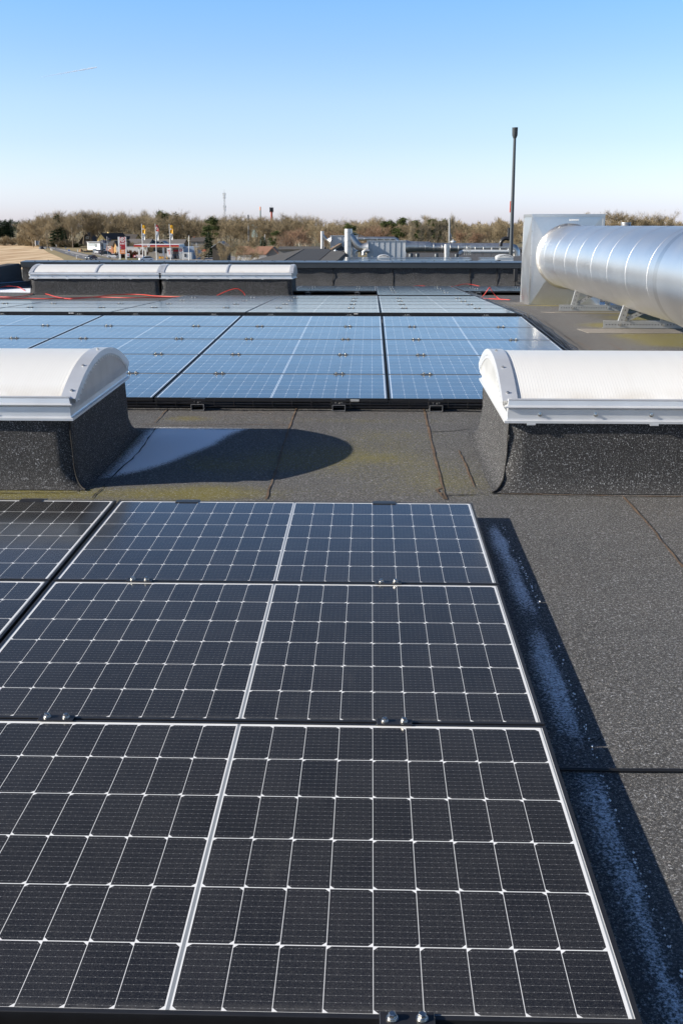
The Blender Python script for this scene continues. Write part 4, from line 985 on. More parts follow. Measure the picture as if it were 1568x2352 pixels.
for x, y, Y, w in ((560, 530, 255, 1.05), (538, 540, 260, .9), (505, 545, 290, 1.0), (585, 545, 275, .8), (470, 552, 300, .9), (450, 556, 320, .8), (520, 552, 280, .9)):
    htree('bare', x, Y, y, 'large bare round crowned tree in front of the orange roof' if x == 560 else 'bare tree in the thicket between station shop and orange roof', None if x == 560 else 'trees of the thicket', w)
# far woodland as one mass
def mass(name, x0, x1, Y, yt, n, mat, base=545):
    vs = []; fs = []; r = random.Random(int(x0)+n)
    for i in range(n):
        x = r.uniform(x0, x1); t_ = top(x)+yt+4*math.sin(x*.13)+3*math.sin(x*.41); YY = Y+r.uniform(-40, 40)
        y = base-(base-t_)*r.random()**.55
        p = at(x, y, YY); d = Vector((r.gauss(0, .6), r.gauss(0, .6), 1)).normalized(); s_ = d.cross(Vector((r.gauss(0, 1), r.gauss(0, 1), r.gauss(0, .3)))).normalized()*r.uniform(.1, .3); b0 = len(vs)
        vs += [p-s_, p+s_, p+d*r.uniform(1.5, 4)]; fs.append((b0, b0+1, b0+2))
    o = MB().add(vs, fs).build(name, mat); return tag(o, 'distant brown wood on the horizon behind everything', 'wood', None, 'stuff')
mass('distant_woodland', 40, 1200, 720, 19, 22000, 'twig', 566)
o = mass('distant_woodland', 1020, 1640, 980, 7, 15000, 'twig', 548); o['label'] = 'distant brown wood on the horizon at the right, above the duct'
o = mass('distant_woodland', -60, 70, 1100, 6, 3000, 'fir', 540); o['label'] = 'distant dark wood on the horizon at the far left'

# ================================================================ neighbouring factory roof
nb = empty('neighbour_factory', T((10, 95, -1.6)), 'neighbouring dark felt factory roof beyond the parapet, carrying big metal ductwork', 'building')
def pw(x, y, Y): return at(x, y, Y)
zP = pw(900, 583.6, 95).z                                    # top of its parapet
zD = pw(900, 592.3, 91).z-.35                                  # roof deck in front of it
xl = pw(690, 590, 95).x; xr = xl+52
M['felt_far'] = plain('distant_roof_felt', (0.05, 0.046, 0.045), .9, 0, .15, .8)
mb = MB(); mb.box(xl-1.5, 46, ZG, xr, 135, zD); mb.box(xl, 95, zD, xr, 95.4, zP); mb.build('wall', 'felt_far', nb)
mb = MB(); mb.box(xl, 96, zD-.1, xr, 135, zP-.42); mb.build('roof', 'felt_far', nb)
mb = MB(); mb.box(xl-.2, 47, zD+.002, xl, 95.3, zP+.02); mb.build('side_parapet', plain('weathered_capping', (0.14, 0.15, 0.14), .7, 0, .4, 1.5), nb)
mb = MB(); zq = pw(740, 574, 112).z
mb.box(xl-3, 112, ZG, xl+14, 128, zq); mb.build('wall', 'felt_far', nb)
mb = MB(); mb.box(xl+1.3, 111.9, zq+.002, xl+9, 113, zq+.05); mb.build('roof_edge', 'alu', nb)
# grey panels on it
sp0 = None
k = NT('distant_panels'); k.set((0.05, 0.05, 0.06), .16, 0, .5); M['farpanel'] = k.m
for i, (xa, xb) in enumerate(((722, 866), (898, 1085), (1106, 1150))):
    for j, Y in enumerate((80, 84, 88)):
        a, b_ = pw(xa, 590, Y), pw(xb, 590, Y)
        mb = MB(); mb.box(a.x, 0, 0, b_.x, 3.3, .05); o = mb.build('solar_panel_row', 'farpanel', None, T((0, Y, zD+.35)))
        tag(o, f'grey solar panel row on the neighbouring roof, {["nearest", "middle", "farthest"][j]} of three on the {["left", "middle", "right"][i]}', 'solar panels', 'panel rows on the neighbouring roof')
def small_dome(x0, x1, yt, yb, Y, label):
    a, b_ = pw(x0, yb, Y), pw(x1, yb, Y); w = b_.x-a.x; h = pw(x0, yt, Y).z-a.z
    o = empty('small_skylight', T(((a.x+b_.x)/2, Y, zD)), label, 'skylight', 'small skylights on the neighbouring roof'); zl = a.z-zD
    MB().box(-w/2, 0, 0, w/2, w*1.2, zl+h*.30).build('curb', 'alu', o)
    n = 14; vs = []; 
    for yy_ in (-.06, w*1.2):
        vs += [(-w/2*1.03*math.cos(math.pi*i/n), yy_, zl+h*.3+h*.7*math.sin(math.pi*i/n)) for i in range(n+1)]
    MB().add(vs, [tuple(range(n, -1, -1)), tuple(range(n+1, 2*n+2))]+[(i, i+1, n+2+i, n+1+i) for i in range(n)]).build('dome', 'polyend', o)
    tb = MB()
    for i in range(2, n-1): 
        a_ = math.pi*(i+.0)/n; tb.box(-w/2*.8*math.cos(a_)-.03, -.075, zl+h*.3+h*.42*math.sin(a_), -w/2*.8*math.cos(a_)+.03, -.062, zl+h*.3+h*.55*math.sin(a_))
    tb.build('tab', 'frame', o)
small_dome(867, 895, 585, 595, 86, 'small white dome skylight on the neighbouring roof, left one behind the parapet')
small_dome(1141, 1178, 584.5, 595.5, 86, 'small white dome skylight on the neighbouring roof, right one next to the metal box')
YU = 100.0
def P3(x, y, Y=YU): return pw(x, y, Y)
s_ = 25.0
# air handling units
def unit(x0, x1, y0, y1, Y, ribs, label, cap=True):
    a, b_ = P3(x0, y1, Y), P3(x1, y0, Y); w, h = b_.x-a.x, b_.z-a.z
    o = empty('air_handling_unit', T((a.x, Y, a.z)), label, 'ventilation unit', 'ventilation units on the neighbouring roof')
    MB().box(0, 0, -1.2, w, 2.2, h).build('casing', M['unit'], o)
    mb_ = MB()
    for i in range(ribs+1): x = w*i/ribs; mb_.box(x-.02, -.03, -.2, x+.02, -.002, h-.01)
    mb_.box(-.05, -.05, h, w+.05, 2.25, h+.05); mb_.build('seam', 'ductfar', o); return o
M['unit'] = plain('unit_sheet', (0.52, 0.55, 0.58), .5, .2, .05, 1.2)
u1 = unit(843, 932, 554.5, 584.5, YU, 7, 'large pale grey ribbed ventilation unit on the neighbouring roof, right of the stack')
u2 = unit(759, 821, 542.5, 573, 116, 5, 'pale ventilation unit farther back, between the two vent stacks')
st = empty('vent_stack', T(P3(800, 584)-Vector((0, 0, .8))), 'thick galvanised vent stack with a slanting duct joining its top', 'vent stack')
def loc(o, pts): 
    i_ = o.matrix_world.inverted(); return [i_@Vector(p) for p in pts]
r1 = .36
mb = MB(); b0 = P3(800, 584)-Vector((0, 0, .8)); t0_ = P3(800, 525.5); mb.tube(loc(st, [b0, t0_]), r1, 24, True); mb.build('stack', 'ductfar', st)
mb = MB()
for y in (533, 553, 566): q = loc(st, [P3(800, y)])[0]; mb.lathe([(r1, -.03), (r1+.02, 0), (r1, .03)], 24, T(q))
mb.build('ring', 'ductfar', st)
mb = MB(); mb.tube(loc(st, [P3(803, 541), P3(814, 556), P3(820, 563), P3(826, 568), P3(834, 568.5), P3(845, 568.5)]), [.34, .36, .36, .36, .36, .5], 18); mb.build('elbow', 'ductfar', st)
mb = MB(); mb.tube(loc(st, [P3(806, 533), P3(865, 554)]), .025, 5); mb.build('stay_wire', 'steel', st)
st2 = empty('vent_stack', T(P3(739, 573, 116)-Vector((0, 0, .6))), 'thin galvanised vent stack standing left of the farther unit', 'vent stack')
mb = MB(); mb.tube(loc(st2, [P3(739.7, 573, 116)-Vector((0, 0, .6)), P3(739.7, 531, 116)]), .17, 16); mb.build('stack', 'ductfar', st2)
mb = MB(); mb.tube(loc(st2, [P3(741, 540, 116), P3(748, 549, 116), P3(752, 550.5, 116), P3(760, 552, 116)]), [.16, .16, .16, .5], 12); mb.build('elbow', 'ductfar', st2)
def duct_run(pts, r, label, Y=YU, n=18, rings=0, name='duct_run', mat='ductfar'):
    P = [P3(x, y, Y+dy) for x, y, dy in pts]
    o = empty(name, T(P[0]), label, 'duct', 'ducts on the neighbouring roof'); mb_ = MB(); mb_.tube(loc(o, P), r, n); mb_.build('tube', mat, o)
    if rings:
        rb = MB(); a, b_ = loc(o, [P[0], P[-2] if len(P) > 2 else P[-1]]); rr = r[0] if isinstance(r, list) else r
        for i in range(1, rings): q = a.lerp(b_, i/rings); rb.lathe([(rr, -.02), (rr+.02, 0), (rr, .02)], 18, T(q)@Matrix.Rotation(math.pi/2, 4, 'Y'))
        rb.build('ring', mat, o)
    return o
duct_run([(822, 548.5, 0), (905, 548.5, 0), (911, 551, 0), (913, 556, 0)], .22, 'horizontal shiny duct run behind the big ventilation unit', 116, rings=6)
duct_run([(930, 567, .4), (944, 566.5, .4), (958, 566.5, .4)], [.62, .5, .48], 'tapered shiny duct leaving the right end of the big ventilation unit', rings=0)
duct_run([(957, 566.5, .4), (985, 566.5, .4), (990, 568, .4), (1045, 568, .4), (1150, 568, .4), (1172, 568, .4), (1180, 571, .4), (1184, 578, .4), (1184, 588, .4)], [.46, .46, .40, .38, .38, .38, .38, .37, .36], 'long shiny duct running right from the big unit to the metal box', rings=12)
duct_run([(1055, 584, -.6), (1057, 579, -.6), (1063, 577.5, -.6), (1180, 577.8, -.6)], .16, 'lower thin white duct run under the long shiny duct', rings=7, mat='unit')
duct_run([(1025.5, 590, -.8), (1025.5, 561, -.8)], .26, 'short upright duct stub in front of the long shiny duct', name='duct_stub')
duct_run([(815, 586, 0), (816, 578, 0), (822, 575, 0), (830, 575, 0), (832, 586, 0)], .16, 'small bent white pipe between stack and big unit', name='bent_pipe')
duct_run([(834, 586, -.5), (835, 578, -.5), (840, 576, -.5), (848, 576, -.5)], .16, 'second small bent pipe joining the big unit', name='bent_pipe')
fo = empty('flue_pipe', T(P3(1172.5, 566, 98)), 'tall thin dark grey flue pipe with a wider cap and red tape', 'flue pipe')
mb = MB(); a, b_ = loc(fo, [P3(1172.3, 590, 98), P3(1181.2, 318, 98)]); mb.tube([a, b_], [.17, .125], 16); mb.build('pipe', 'flue', fo)
c0_, c1_, c2_, c3_ = loc(fo, [P3(1181.2, 318, 98), P3(1181.5, 311, 98), P3(1182, 294, 98), P3(1182, 292.8, 98)])
mb = MB(); mb.tube([c0_, c1_, c2_, c3_], [.13, .235, .25, .26], 18); mb.build('cap', 'flue', fo)
mb = MB(); a, b_ = loc(fo, [P3(1173.6, 488, 98), P3(1174.2, 462, 98)]); mb.box(a.x-.155, -.06, a.z, a.x-.09, .06, b_.z); mb.build('red_tape', 'orange', fo)
mb = MB(); mb.tube(loc(fo, [P3(1168, 523, 98.4), P3(1167.5, 535, 98.4), P3(1166, 551, 98.4)]), .12, 10); mb.tube(loc(fo, [P3(1169, 549, 98.3), P3(1160, 547, 98.3), P3(1153, 551, 98.3), P3(1149, 558, 98.3), P3(1149, 566, 98.3)]), .17, 10); mb.build('fan_hose', 'blackmetal', fo)
o = empty('thin_chimney', T(P3(1031.5, 560, 104)), 'thin galvanised chimney rising behind the long duct', 'chimney')
MB().tube(loc(o, [P3(1031, 580, 104), P3(1031.5, 500, 104)]), .08, 10).build('pipe', 'channel', o); MB().tube(loc(o, [P3(1033, 535, 104), P3(1041, 563, 104)]), .03, 4).build('stay', 'ductfar', o)
o = empty('roof_railing', T(P3(1066, 580, 99)), 'small steel step railing over the pipes on the neighbouring roof', 'railing')
mb = MB()
for x in (1066, 1070, 1074, 1078, 1080): mb.tube(loc(o, [P3(x, 586, 98.5), P3(x, 563, 98.5)]), .025, 5)
mb.tube(loc(o, [P3(1064, 563, 98.5), P3(1080, 563, 98.5)]), .025, 5); mb.build('rail', 'steel', o)
for x, y, w, lab in ((1040, 555, 7, 'white roof fan on a low cone behind the long duct'), (986, 559, 3, 'small rusty cap on the duct left of the thin chimney')):
    o = empty('roof_fan', T(P3(x, 562, 101)), lab, 'roof fan'); r_ = w/24.5/1.0
    MB().lathe([(r_*1.6, -.25), (r_*1.3, -.1), (r_*.5, .05), (r_*.5, .2), (r_*.9, .22), (r_*.9, .3), (r_*.2, .38), (0, .5)], 12).build('hood', 'unit' if w > 5 else 'seam', o)
for x, lab in ((734, 'small white roof vent left of the low dome'), (741, 'small white mushroom vent left of the stack'), (760, 'low white dome light left of the stack'), (770, 'white vent with a red tip left of the stack')):
    r_ = {734: .10, 741: .2, 760: .42, 770: .16}[x]; hh = {734: .2, 741: .3, 760: .22, 770: .5}[x]
    o = empty('roof_vent', T(P3(x, 585, 101)), lab, 'roof vent'); MB().lathe([(r_, -.3), (r_, hh*.3), (r_*.8, hh*.8), (0, hh)], 12).build('hood', 'unit', o)
for x, lab in ((958, 'pale grey dome fan under the duct, left one'), (943, 'row of pale pipe ends under the tapered duct'), (1002, 'pale box vent under the long duct'), (1048, 'pale dome fan right of the upright stub')):
    o = empty('roof_vent', T(P3(x, 584, 99.2)), lab, 'roof vent'); r_ = .2
    MB().lathe([(r_, -.3), (r_, .0), (r_*.7, .08), (0, .12)], 14).build('hood', 'flue', o)
# low dark roofs left of it
M['roofdark'] = plain('dark_roof_sheet', (0.03, 0.029, 0.03), .85, 0, .12, .6)
M['roofgrey'] = plain('grey_roof_sheet', (0.075, 0.068, 0.06), .9, 0, .15, .6)
def roofpoly(px, mat, name, label, cat, depth=.4):
    P = [pw(*q) for q in px]; o = empty(name, T(P[0]), label, cat); L_ = loc(o, P); n = len(P)
    MB().add(L_+[p-Vector((0, 0, depth)) for p in L_], [tuple(range(n))]+[(i, n+i, n+(i+1) % n, (i+1) % n) for i in range(n)]).build('roof', mat, o)
    a = MB(); xs_ = [p.x for p in L_]; ys_ = [p.y for p in L_]; zs_ = [p.z for p in L_]
    a.box(min(xs_)+.3, min(ys_)+.3, ZG-P[0].z, max(xs_)-.3, max(ys_)-.3, min(zs_)-depth-.01); a.build('wall', 'felt_far', o); return o
o = roofpoly([(630, 612, 62), (716, 612, 62), (763, 571.3, 110), (700, 571.3, 110)], 'roofdark', 'hall_roof', 'dark roof slope behind the parapet, left of the factory roof, with a light strip', 'hall')
roofpoly([(545, 605, 70), (628, 612, 61), (698, 571.5, 108), (620, 588, 86)], 'roofgrey', 'hall_roof', 'flat dark grey roof slope farthest left behind the parapet', 'hall')
o = roofpoly([(718, 612, 60), (760, 612, 60), (794, 580, 96), (764, 572.5, 109)], 'roofgrey', 'hall_roof', 'brownish grey roof slope next to the neighbouring factory parapet', 'hall')
for q in (None,):
    P = [pw(800-61+1, 574, 106), pw(745, 571, 106)]
mb = MB(); a, b_ = pw(766, 577, 103.0), pw(802, 560.5, 118); 
o = empty('gable_roof', T(a), 'low dark gable roof with a sunlit brown edge left of the vent stacks', 'hall')
L_ = loc(o, [pw(760, 577, 106), pw(786, 561, 118), pw(800, 570, 118), pw(800, 577, 106)])
MB().add(L_+[p-Vector((0, 0, .6)) for p in L_], [(0, 3, 2, 1), (4, 5, 6, 7), (0, 4, 7, 3), (0, 1, 5, 4), (1, 2, 6, 5), (2, 3, 7, 6)]).build('roof', 'roofdark', o)
MB().bar(L_[0]+Vector((0, -.1, .1)), L_[1]+Vector((0, -.1, .1)), .25, .25).build('verge_board', plain('brown_board', (0.3, 0.2, 0.12), .8), o)

# ================================================================ petrol station and houses
def G(x, y, Y): return at(x, y, Y)
def wbox(o, x0, x1, y0, y1, Y, dep, name, mat, base=None):
    a, b_ = G(x0, y1, Y), G(x1, y0, Y); z0 = a.z if base is None else base
    i_ = o.matrix_world.inverted(); return MB().box(a.x, Y, z0, b_.x, Y+dep, b_.z, i_).build(name, mat, o)
def cm(name, c, rough=.6, metal=0.0): 
    if name not in M: M[name] = plain(name, c, rough, metal, .06, 2)
    return M[name]
RED = cm('station_red', (0.42, 0.015, 0.03), .5); WHITE = cm('white_paint', (0.75, 0.75, 0.74), .5); ORANGE = cm('station_orange', (0.75, 0.22, 0.05), .5)
GREY = cm('grey_paint', (0.25, 0.26, 0.28), .5); DARK = cm('dark_paint', (0.02, 0.022, 0.028), .5); YEL = cm('flag_yellow', (0.85, 0.42, 0.015), .6)
BRICK = cm('red_brick', (0.30, 0.13, 0.075), .85); YWALL = cm('yellow_wall', (0.62, 0.46, 0.20), .8); ROOFB = cm('brown_tile_roof', (0.075, 0.065, 0.058), .85)
GLASS = cm('dark_window', (0.03, 0.035, 0.045), .12); ORT = cm('orange_tile_roof', (0.29, 0.15, 0.095), .85); BLUE = cm('sign_blue', (0.03, 0.12, 0.42), .5); BLUEG = cm('sign_back_bluegrey', (0.07, 0.10, 0.15), .5)
def text(body, height, mat, parent, mloc, bold=.02, name='lettering'):
    cu = bpy.data.curves.new('lettering', 'FONT'); cu.body = body; cu.size = height*1.38; cu.align_x = 'CENTER'; cu.align_y = 'CENTER'; cu.offset = bold*height; cu.extrude = .004*height; cu.resolution_u = 3
    tmp = bpy.data.objects.new('tmp', cu); COL.objects.link(tmp)
    dg = bpy.context.evaluated_depsgraph_get(); me = bpy.data.meshes.new_from_object(tmp.evaluated_get(dg)); bpy.data.objects.remove(tmp); bpy.data.curves.remove(cu)
    me.materials.clear(); me.materials.append(mat); o = bpy.data.objects.new(name, me); COL.objects.link(o); o.parent = parent; o.matrix_local = mloc@Matrix.Rotation(math.pi/2, 4, 'X'); return o
def ring(mbx, cx, cz, y, ro, ri, n=28, a0=0, a1=6.2832):
    vs = []; 
    for i in range(n+1):
        a = a0+(a1-a0)*i/n; vs += [(cx+ro*math.cos(a), y, cz+ro*math.sin(a)), (cx+ri*math.cos(a), y, cz+ri*math.sin(a))]
    mbx.add(vs, [(2*i, 2*i+2, 2*i+3, 2*i+1) for i in range(n)]); return mbx
YS = 362.0
# canopy
cn = empty('station_canopy', T(G(360, 592, YS)), 'petrol station canopy with red fascia and white lettering on slim pillars', 'canopy')
i_ = cn.matrix_world.inverted()
a, b_ = i_@G(308, 561.3, YS), i_@G(411, 568, YS); x0, x1, zt, zb_ = a.x, b_.x, a.z, b_.z; H_ = zt-zb_
MB().box(x0, 0, zb_, x1, 11, zt).build('roof', WHITE, cn)
MB().box(x0-.06, -.06, zb_+H_*.30, x1+.06, 0-.002, zt-H_*.16).box(x0-.06, -.002, zb_+H_*.3, x0-.002, 11, zt-H_*.16).build('red_band', RED, cn)
MB().box(x0-.05, -.05, zb_+H_*.08, x1+.05, -.002, zb_+H_*.28).build('orange_band', ORANGE, cn)
for x in (318.5, 323.5, 366, 374.6): 
    p_ = i_@G(x, 592, YS); dy = 1.2 if x < 322 or x > 370 else 8; MB().box(p_.x-.28, dy, 592*0+ (ZG-G(360, 592, YS).z), p_.x+.28, dy+.5, zb_).build('pillar', WHITE, cn)
p_ = i_@G(332.5, 565, YS); text('CIRCLE', H_*.42, WHITE, cn, T((p_.x-.15, -.075, zb_+H_*.56)), .03)
p_ = i_@G(341.5, 565, YS); mk_ = MB(); ring(mk_, p_.x, zb_+H_*.55, -.08, .40*H_+.1, 0, 24); k_o = mk_.build('round_emblem', WHITE, cn)
text('K', H_*.42, RED, cn, T((p_.x, -.1, zb_+H_*.55)), .04)
# totem
tt = empty('price_sign', T(G(282, 593, YS-4)), 'tall red price sign with a white ringed letter K and orange foot', 'price sign')
i_ = tt.matrix_world.inverted()
def tb_(x0, x1, y0, y1, mat, name, d=.0, dep=.3): 
    a, b_ = i_@G(x0, y1, YS-4), i_@G(x1, y0, YS-4); return MB().box(a.x, -d, a.z, b_.x, -d+dep, b_.z).build(name, mat, tt)
tb_(275.6, 288.4, 544.5, 584, GREY, 'panel_body', 0, .5)
tb_(275.9, 288, 545, 556, RED, 'emblem_panel', .06, .06); tb_(275.9, 288, 557.2, 572.5, RED, 'price_panel', .06, .06); tb_(275.9, 288, 573.2, 583, ORANGE, 'foot_panel', .06, .06)
tb_(273.6, 275.5, 544, 597, WHITE, 'post', .05, .5); tb_(288.5, 289.6, 544, 597, WHITE, 'post', .05, .5)
p_ = i_@G(281.8, 550.5, YS-4); mk_ = MB(); ring(mk_, p_.x, p_.z, -.075, .72, .53, 28); mk_.build('emblem_ring', WHITE, tt); text('K', .78, WHITE, tt, T((p_.x, -.08, p_.z)), .05)
for k_, x in enumerate((278.3, 281.8, 285.4)): tb_(x-1.1, x+1.1, 558.4, 561.4, WHITE, 'icon', .075, .01)
for y in (565, 569): tb_(276.8, 278.8, y, y+2, cm('sign_teal', (0.2, 0.45, 0.45)), 'price_square', .075, .01); tb_(280, 287, y+.2, y+1.8, cm('price_dark', (0.2, 0.01, 0.02)), 'price_digits', .075, .01)
tb_(279, 286, 575.5, 577, WHITE, 'sign_line', .075, .01); tb_(278, 287, 579, 581, cm('pale_orange', (0.8, 0.5, 0.35)), 'sign_line', .075, .01)
# flags
def flag(x, y0, kind, label):
    o = empty('flag_pole', T(G(x, 597, YS-10)), label, 'flag pole', 'tall flags before the petrol station'); i_ = o.matrix_world.inverted()
    t_ = i_@G(x, y0, YS-10); MB().tube([(0, 0, ZG-G(x, 597, YS-10).z), (0, 0, t_.z)], [.14, .07], 8).build('pole', WHITE, o)
    def piece(ya, yb, wa, wb, mat, name):
        A, B = (i_@G(x, ya, YS-10)).z, (i_@G(x, yb, YS-10)).z; sw = 1/7.0; n = 6; vs = []
        for r_ in range(7):
            z = A+(B-A)*r_/6; w = (wa+(wb-wa)*r_/6)*sw
            for c_ in range(n+1): vs.append((.1+w*c_/n, .16*math.sin(c_*1.3+r_*.7)*c_/n, z-.25*(c_/n)**2))
        return MB().add(vs, [(r_*(n+1)+c_, r_*(n+1)+c_+1, (r_+1)*(n+1)+c_+1, (r_+1)*(n+1)+c_) for r_ in range(6) for c_ in range(n)], True).build(name, mat, o)
    if kind == 'y':
        piece(516.5, 535.5, 7.6, 6.2, YEL, 'yellow_cloth'); f_ = piece(535.7, 550, 6.0, 5.4, WHITE, 'white_cloth')
        z_ = (i_@G(x, 527, YS-10)).z; MB().box(.25, -.35, z_, .85, -.34, z_+.22).build('mark', WHITE, o)
    else:
        piece(516.5, 529.5, 6.0, 6.4, RED, 'red_cloth'); piece(530.9, 551, 6, 5.4, WHITE, 'white_cloth'); piece(529.6, 530.8, 6.3, 6.2, ORANGE, 'orange_stripe')
        z_ = (i_@G(x, 523, YS-10)).z-.15; mk_ = MB(); ring(mk_, .52, z_, -.4, .40, .22, 20, .6, 5.9); mk_.build('emblem', WHITE, o)
    z_ = (i_@G(x, 541, YS-10)).z
    for dz, (wa, wb) in ((0, (.25, .75)), (-.45, (.2, .8)), (.15, (.35, .5))):
        MB().box(wa, -.36, z_+dz-.2, wb, -.35, z_+dz-.03).build('mark', GREY, o)
flag(329.3, 514, 'y', 'yellow and white flag on a tall pole, leftmost of three before the station')
flag(360.3, 513.5, 'r', 'red and white flag on a tall pole, middle of three before the station')
flag(392.4, 514.5, 'y', 'yellow and white flag on a tall pole, rightmost of three before the station')
def pole(x, y0, y1, Y, r, label, mat=None, name='lamp_post', cat='post', x2=None):
    o = empty(name, T(G(x, y1, Y)), label, cat); t_ = o.matrix_world.inverted()@G(x2 or x, y0, Y); MB().tube([(0, 0, -.5), t_], [r, r*.7], 6).build('pole', mat or WHITE, o)
    if name == 'lamp_post': MB().bbox(t_.x-.15, -.6, t_.z-.08, t_.x+.15, .3, t_.z+.08, .03).build('lamp_head', GREY, o)
    return o
pole(434, 541, 598, 350, .13, 'white mast right of the petrol station shop'); pole(451.3, 558, 598, 350, .10, 'thin white post right of the station shop')
pole(167, 520, 563.5, 585, .17, 'white street mast left of the dark gabled house', x2=165.5); pole(126.2, 533, 563.5, 585, .17, 'white street mast before the tall fir tree'); pole(421, 571, 597, 352, .08, 'short white post beside the station shop')
# station shop, fence, wall, banners
sh = empty('station_shop', T(G(415, 595, YS+2)), 'white petrol station shop with a red square sign and blue grey side', 'shop')
wbox(sh, 411.5, 419.5, 566.5, 597, YS+2, 8, 'front_wall', WHITE, ZG); wbox(sh, 412.6, 418.2, 571.5, 577.5, YS+1.9, .08, 'red_sign', RED); wbox(sh, 413.5, 417, 573.5, 575, YS+1.85, .04, 'sign_mark', WHITE)
wbox(sh, 419.6, 452, 567, 597, YS+3, 10, 'side_wall', cm('blue_grey_wall', (0.30, 0.37, 0.47), .6), ZG); wbox(sh, 420.5, 440, 580, 597, YS-1, 3.9, 'porch', cm('pale_wall', (0.55, 0.56, 0.56)), ZG); wbox(sh, 424, 427.5, 583, 590, YS-1.1, .08, 'window', GLASS)
wbox(sh, 398, 411.4, 570, 597, YS+6, 4, 'canopy_wall', cm('shade_wall', (0.25, 0.22, 0.2)), ZG); wbox(sh, 399, 410, 573.5, 578, YS+5.9, .08, 'red_sign', RED)
f_ = empty('board_fence', T(G(347, 591, YS+14)), 'pale vertical board fence under the station canopy', 'fence'); i_ = f_.matrix_world.inverted(); mb = MB()
a, b_ = i_@G(333, 579.5, YS+14), i_@G(365, 579.5, YS+14)
n = 34
for k in range(n): xx_ = a.x+(b_.x-a.x)*k/n; mb.box(xx_+.01, -.02*(k % 2), ZG-G(347, 591, YS+14).z, xx_+(b_.x-a.x)/n-.02, .05, a.z-.05*(k % 3 == 0))
mb.build('boards', cm('fence_board', (0.50, 0.46, 0.40), .8), f_)
f_ = empty('white_wall', T(G(303, 580, 405)), 'low white building wall behind the brown hedge by the price sign', 'wall'); wbox(f_, 268, 338, 566.5, 580, 405, .6, 'wall', cm('chalk_wall', (0.62, 0.60, 0.56), .8), ZG); wbox(f_, 268, 338, 565.6, 566.4, 404.9, .8, 'coping', GREY)
def banner(x0, x1, y0, y1, Y, cols, label):
    o = empty('banner', T(G((x0+x1)/2, y1, Y)), label, 'banner'); h = (y1-y0)/len(cols)
    for k, c_ in enumerate(cols): wbox(o, x0, x1, y0+h*k, y0+h*(k+1)-.05, Y, .1, 'banner_field', c_)
    for x in (x0+.3, x1-.3): wbox(o, x-.25, x+.25, y0, y1+3, Y+.12, .12, 'post', GREY)
    return o
b_ = banner(384.3, 393.6, 569.8, 589.5, YS-3, [WHITE], 'tall white banner with red print under the canopy right end')
wbox(b_, 388.5, 392, 573.5, 576.5, YS-3.1, .05, 'print', RED); wbox(b_, 388.5, 392, 577.5, 585, YS-3.1, .05, 'print', cm('pale_red', (0.6, 0.2, 0.17))); wbox(b_, 385.5, 388, 574.5, 577, YS-3.1, .05, 'print', cm('pale_red', (0.6, 0.2, 0.17)))
b_ = banner(306.3, 313.5, 585.8, 591, YS-6, [RED], 'low red banner with a white mark left of the canopy'); wbox(b_, 308.5, 312, 587, 590, YS-6.1, .05, 'print', WHITE)
banner(313.7, 327.5, 585, 591.5, YS-6, [cm('pale_banner', (0.7, 0.6, 0.58))], 'low pale banner beside the red one, left of the canopy')
b_ = banner(291.5, 298, 581.8, 590.5, YS-6, [cm('poster_pale', (0.6, 0.62, 0.66))], 'small pale poster stand right of the price sign'); wbox(b_, 293.3, 296, 584, 588, YS-6.1, .05, 'print', cm('pale_red', (0.6, 0.2, 0.17)))
for x, lab in ((366.5, 'yellow bin under the canopy'), (370, 'yellow black bin under the canopy'), (374.5, 'larger yellow box under the canopy'), (384, 'yellow post guard under the canopy right end')):
    o = empty('bin', T(G(x, 594, YS+1)), lab, 'bin'); wbox(o, x-1.1, x+1.1, 589.3, 594, YS+1, .7, 'body', YEL); wbox(o, x-1.1, x+1.1, 588.6, 589.2, YS+.98, .74, 'lid', DARK)
for x, lab in ((398, 'dark fuel pump at the right of the canopy'), (403, 'dark fuel pump, second one at the right of the canopy'), (408, 'dark fuel pump beside the shop wall')):
    o = empty('fuel_pump', T(G(x, 593.5, YS+2.6)), lab, 'fuel pump', 'fuel pumps under the canopy'); wbox(o, x-1.7, x+1.7, 583, 593.5, YS+2.6, 1, 'body', GREY if x != 403 else DARK); wbox(o, x-1.2, x+1.2, 584, 587, YS+2.5, .06, 'display', BLUEG)
o = banner(464.2, 472.3, 573.4-.3, 577.8, 330, [cm('sign_redorange', (0.7, 0.12, 0.06))], 'small orange red sign board in front of the thicket')
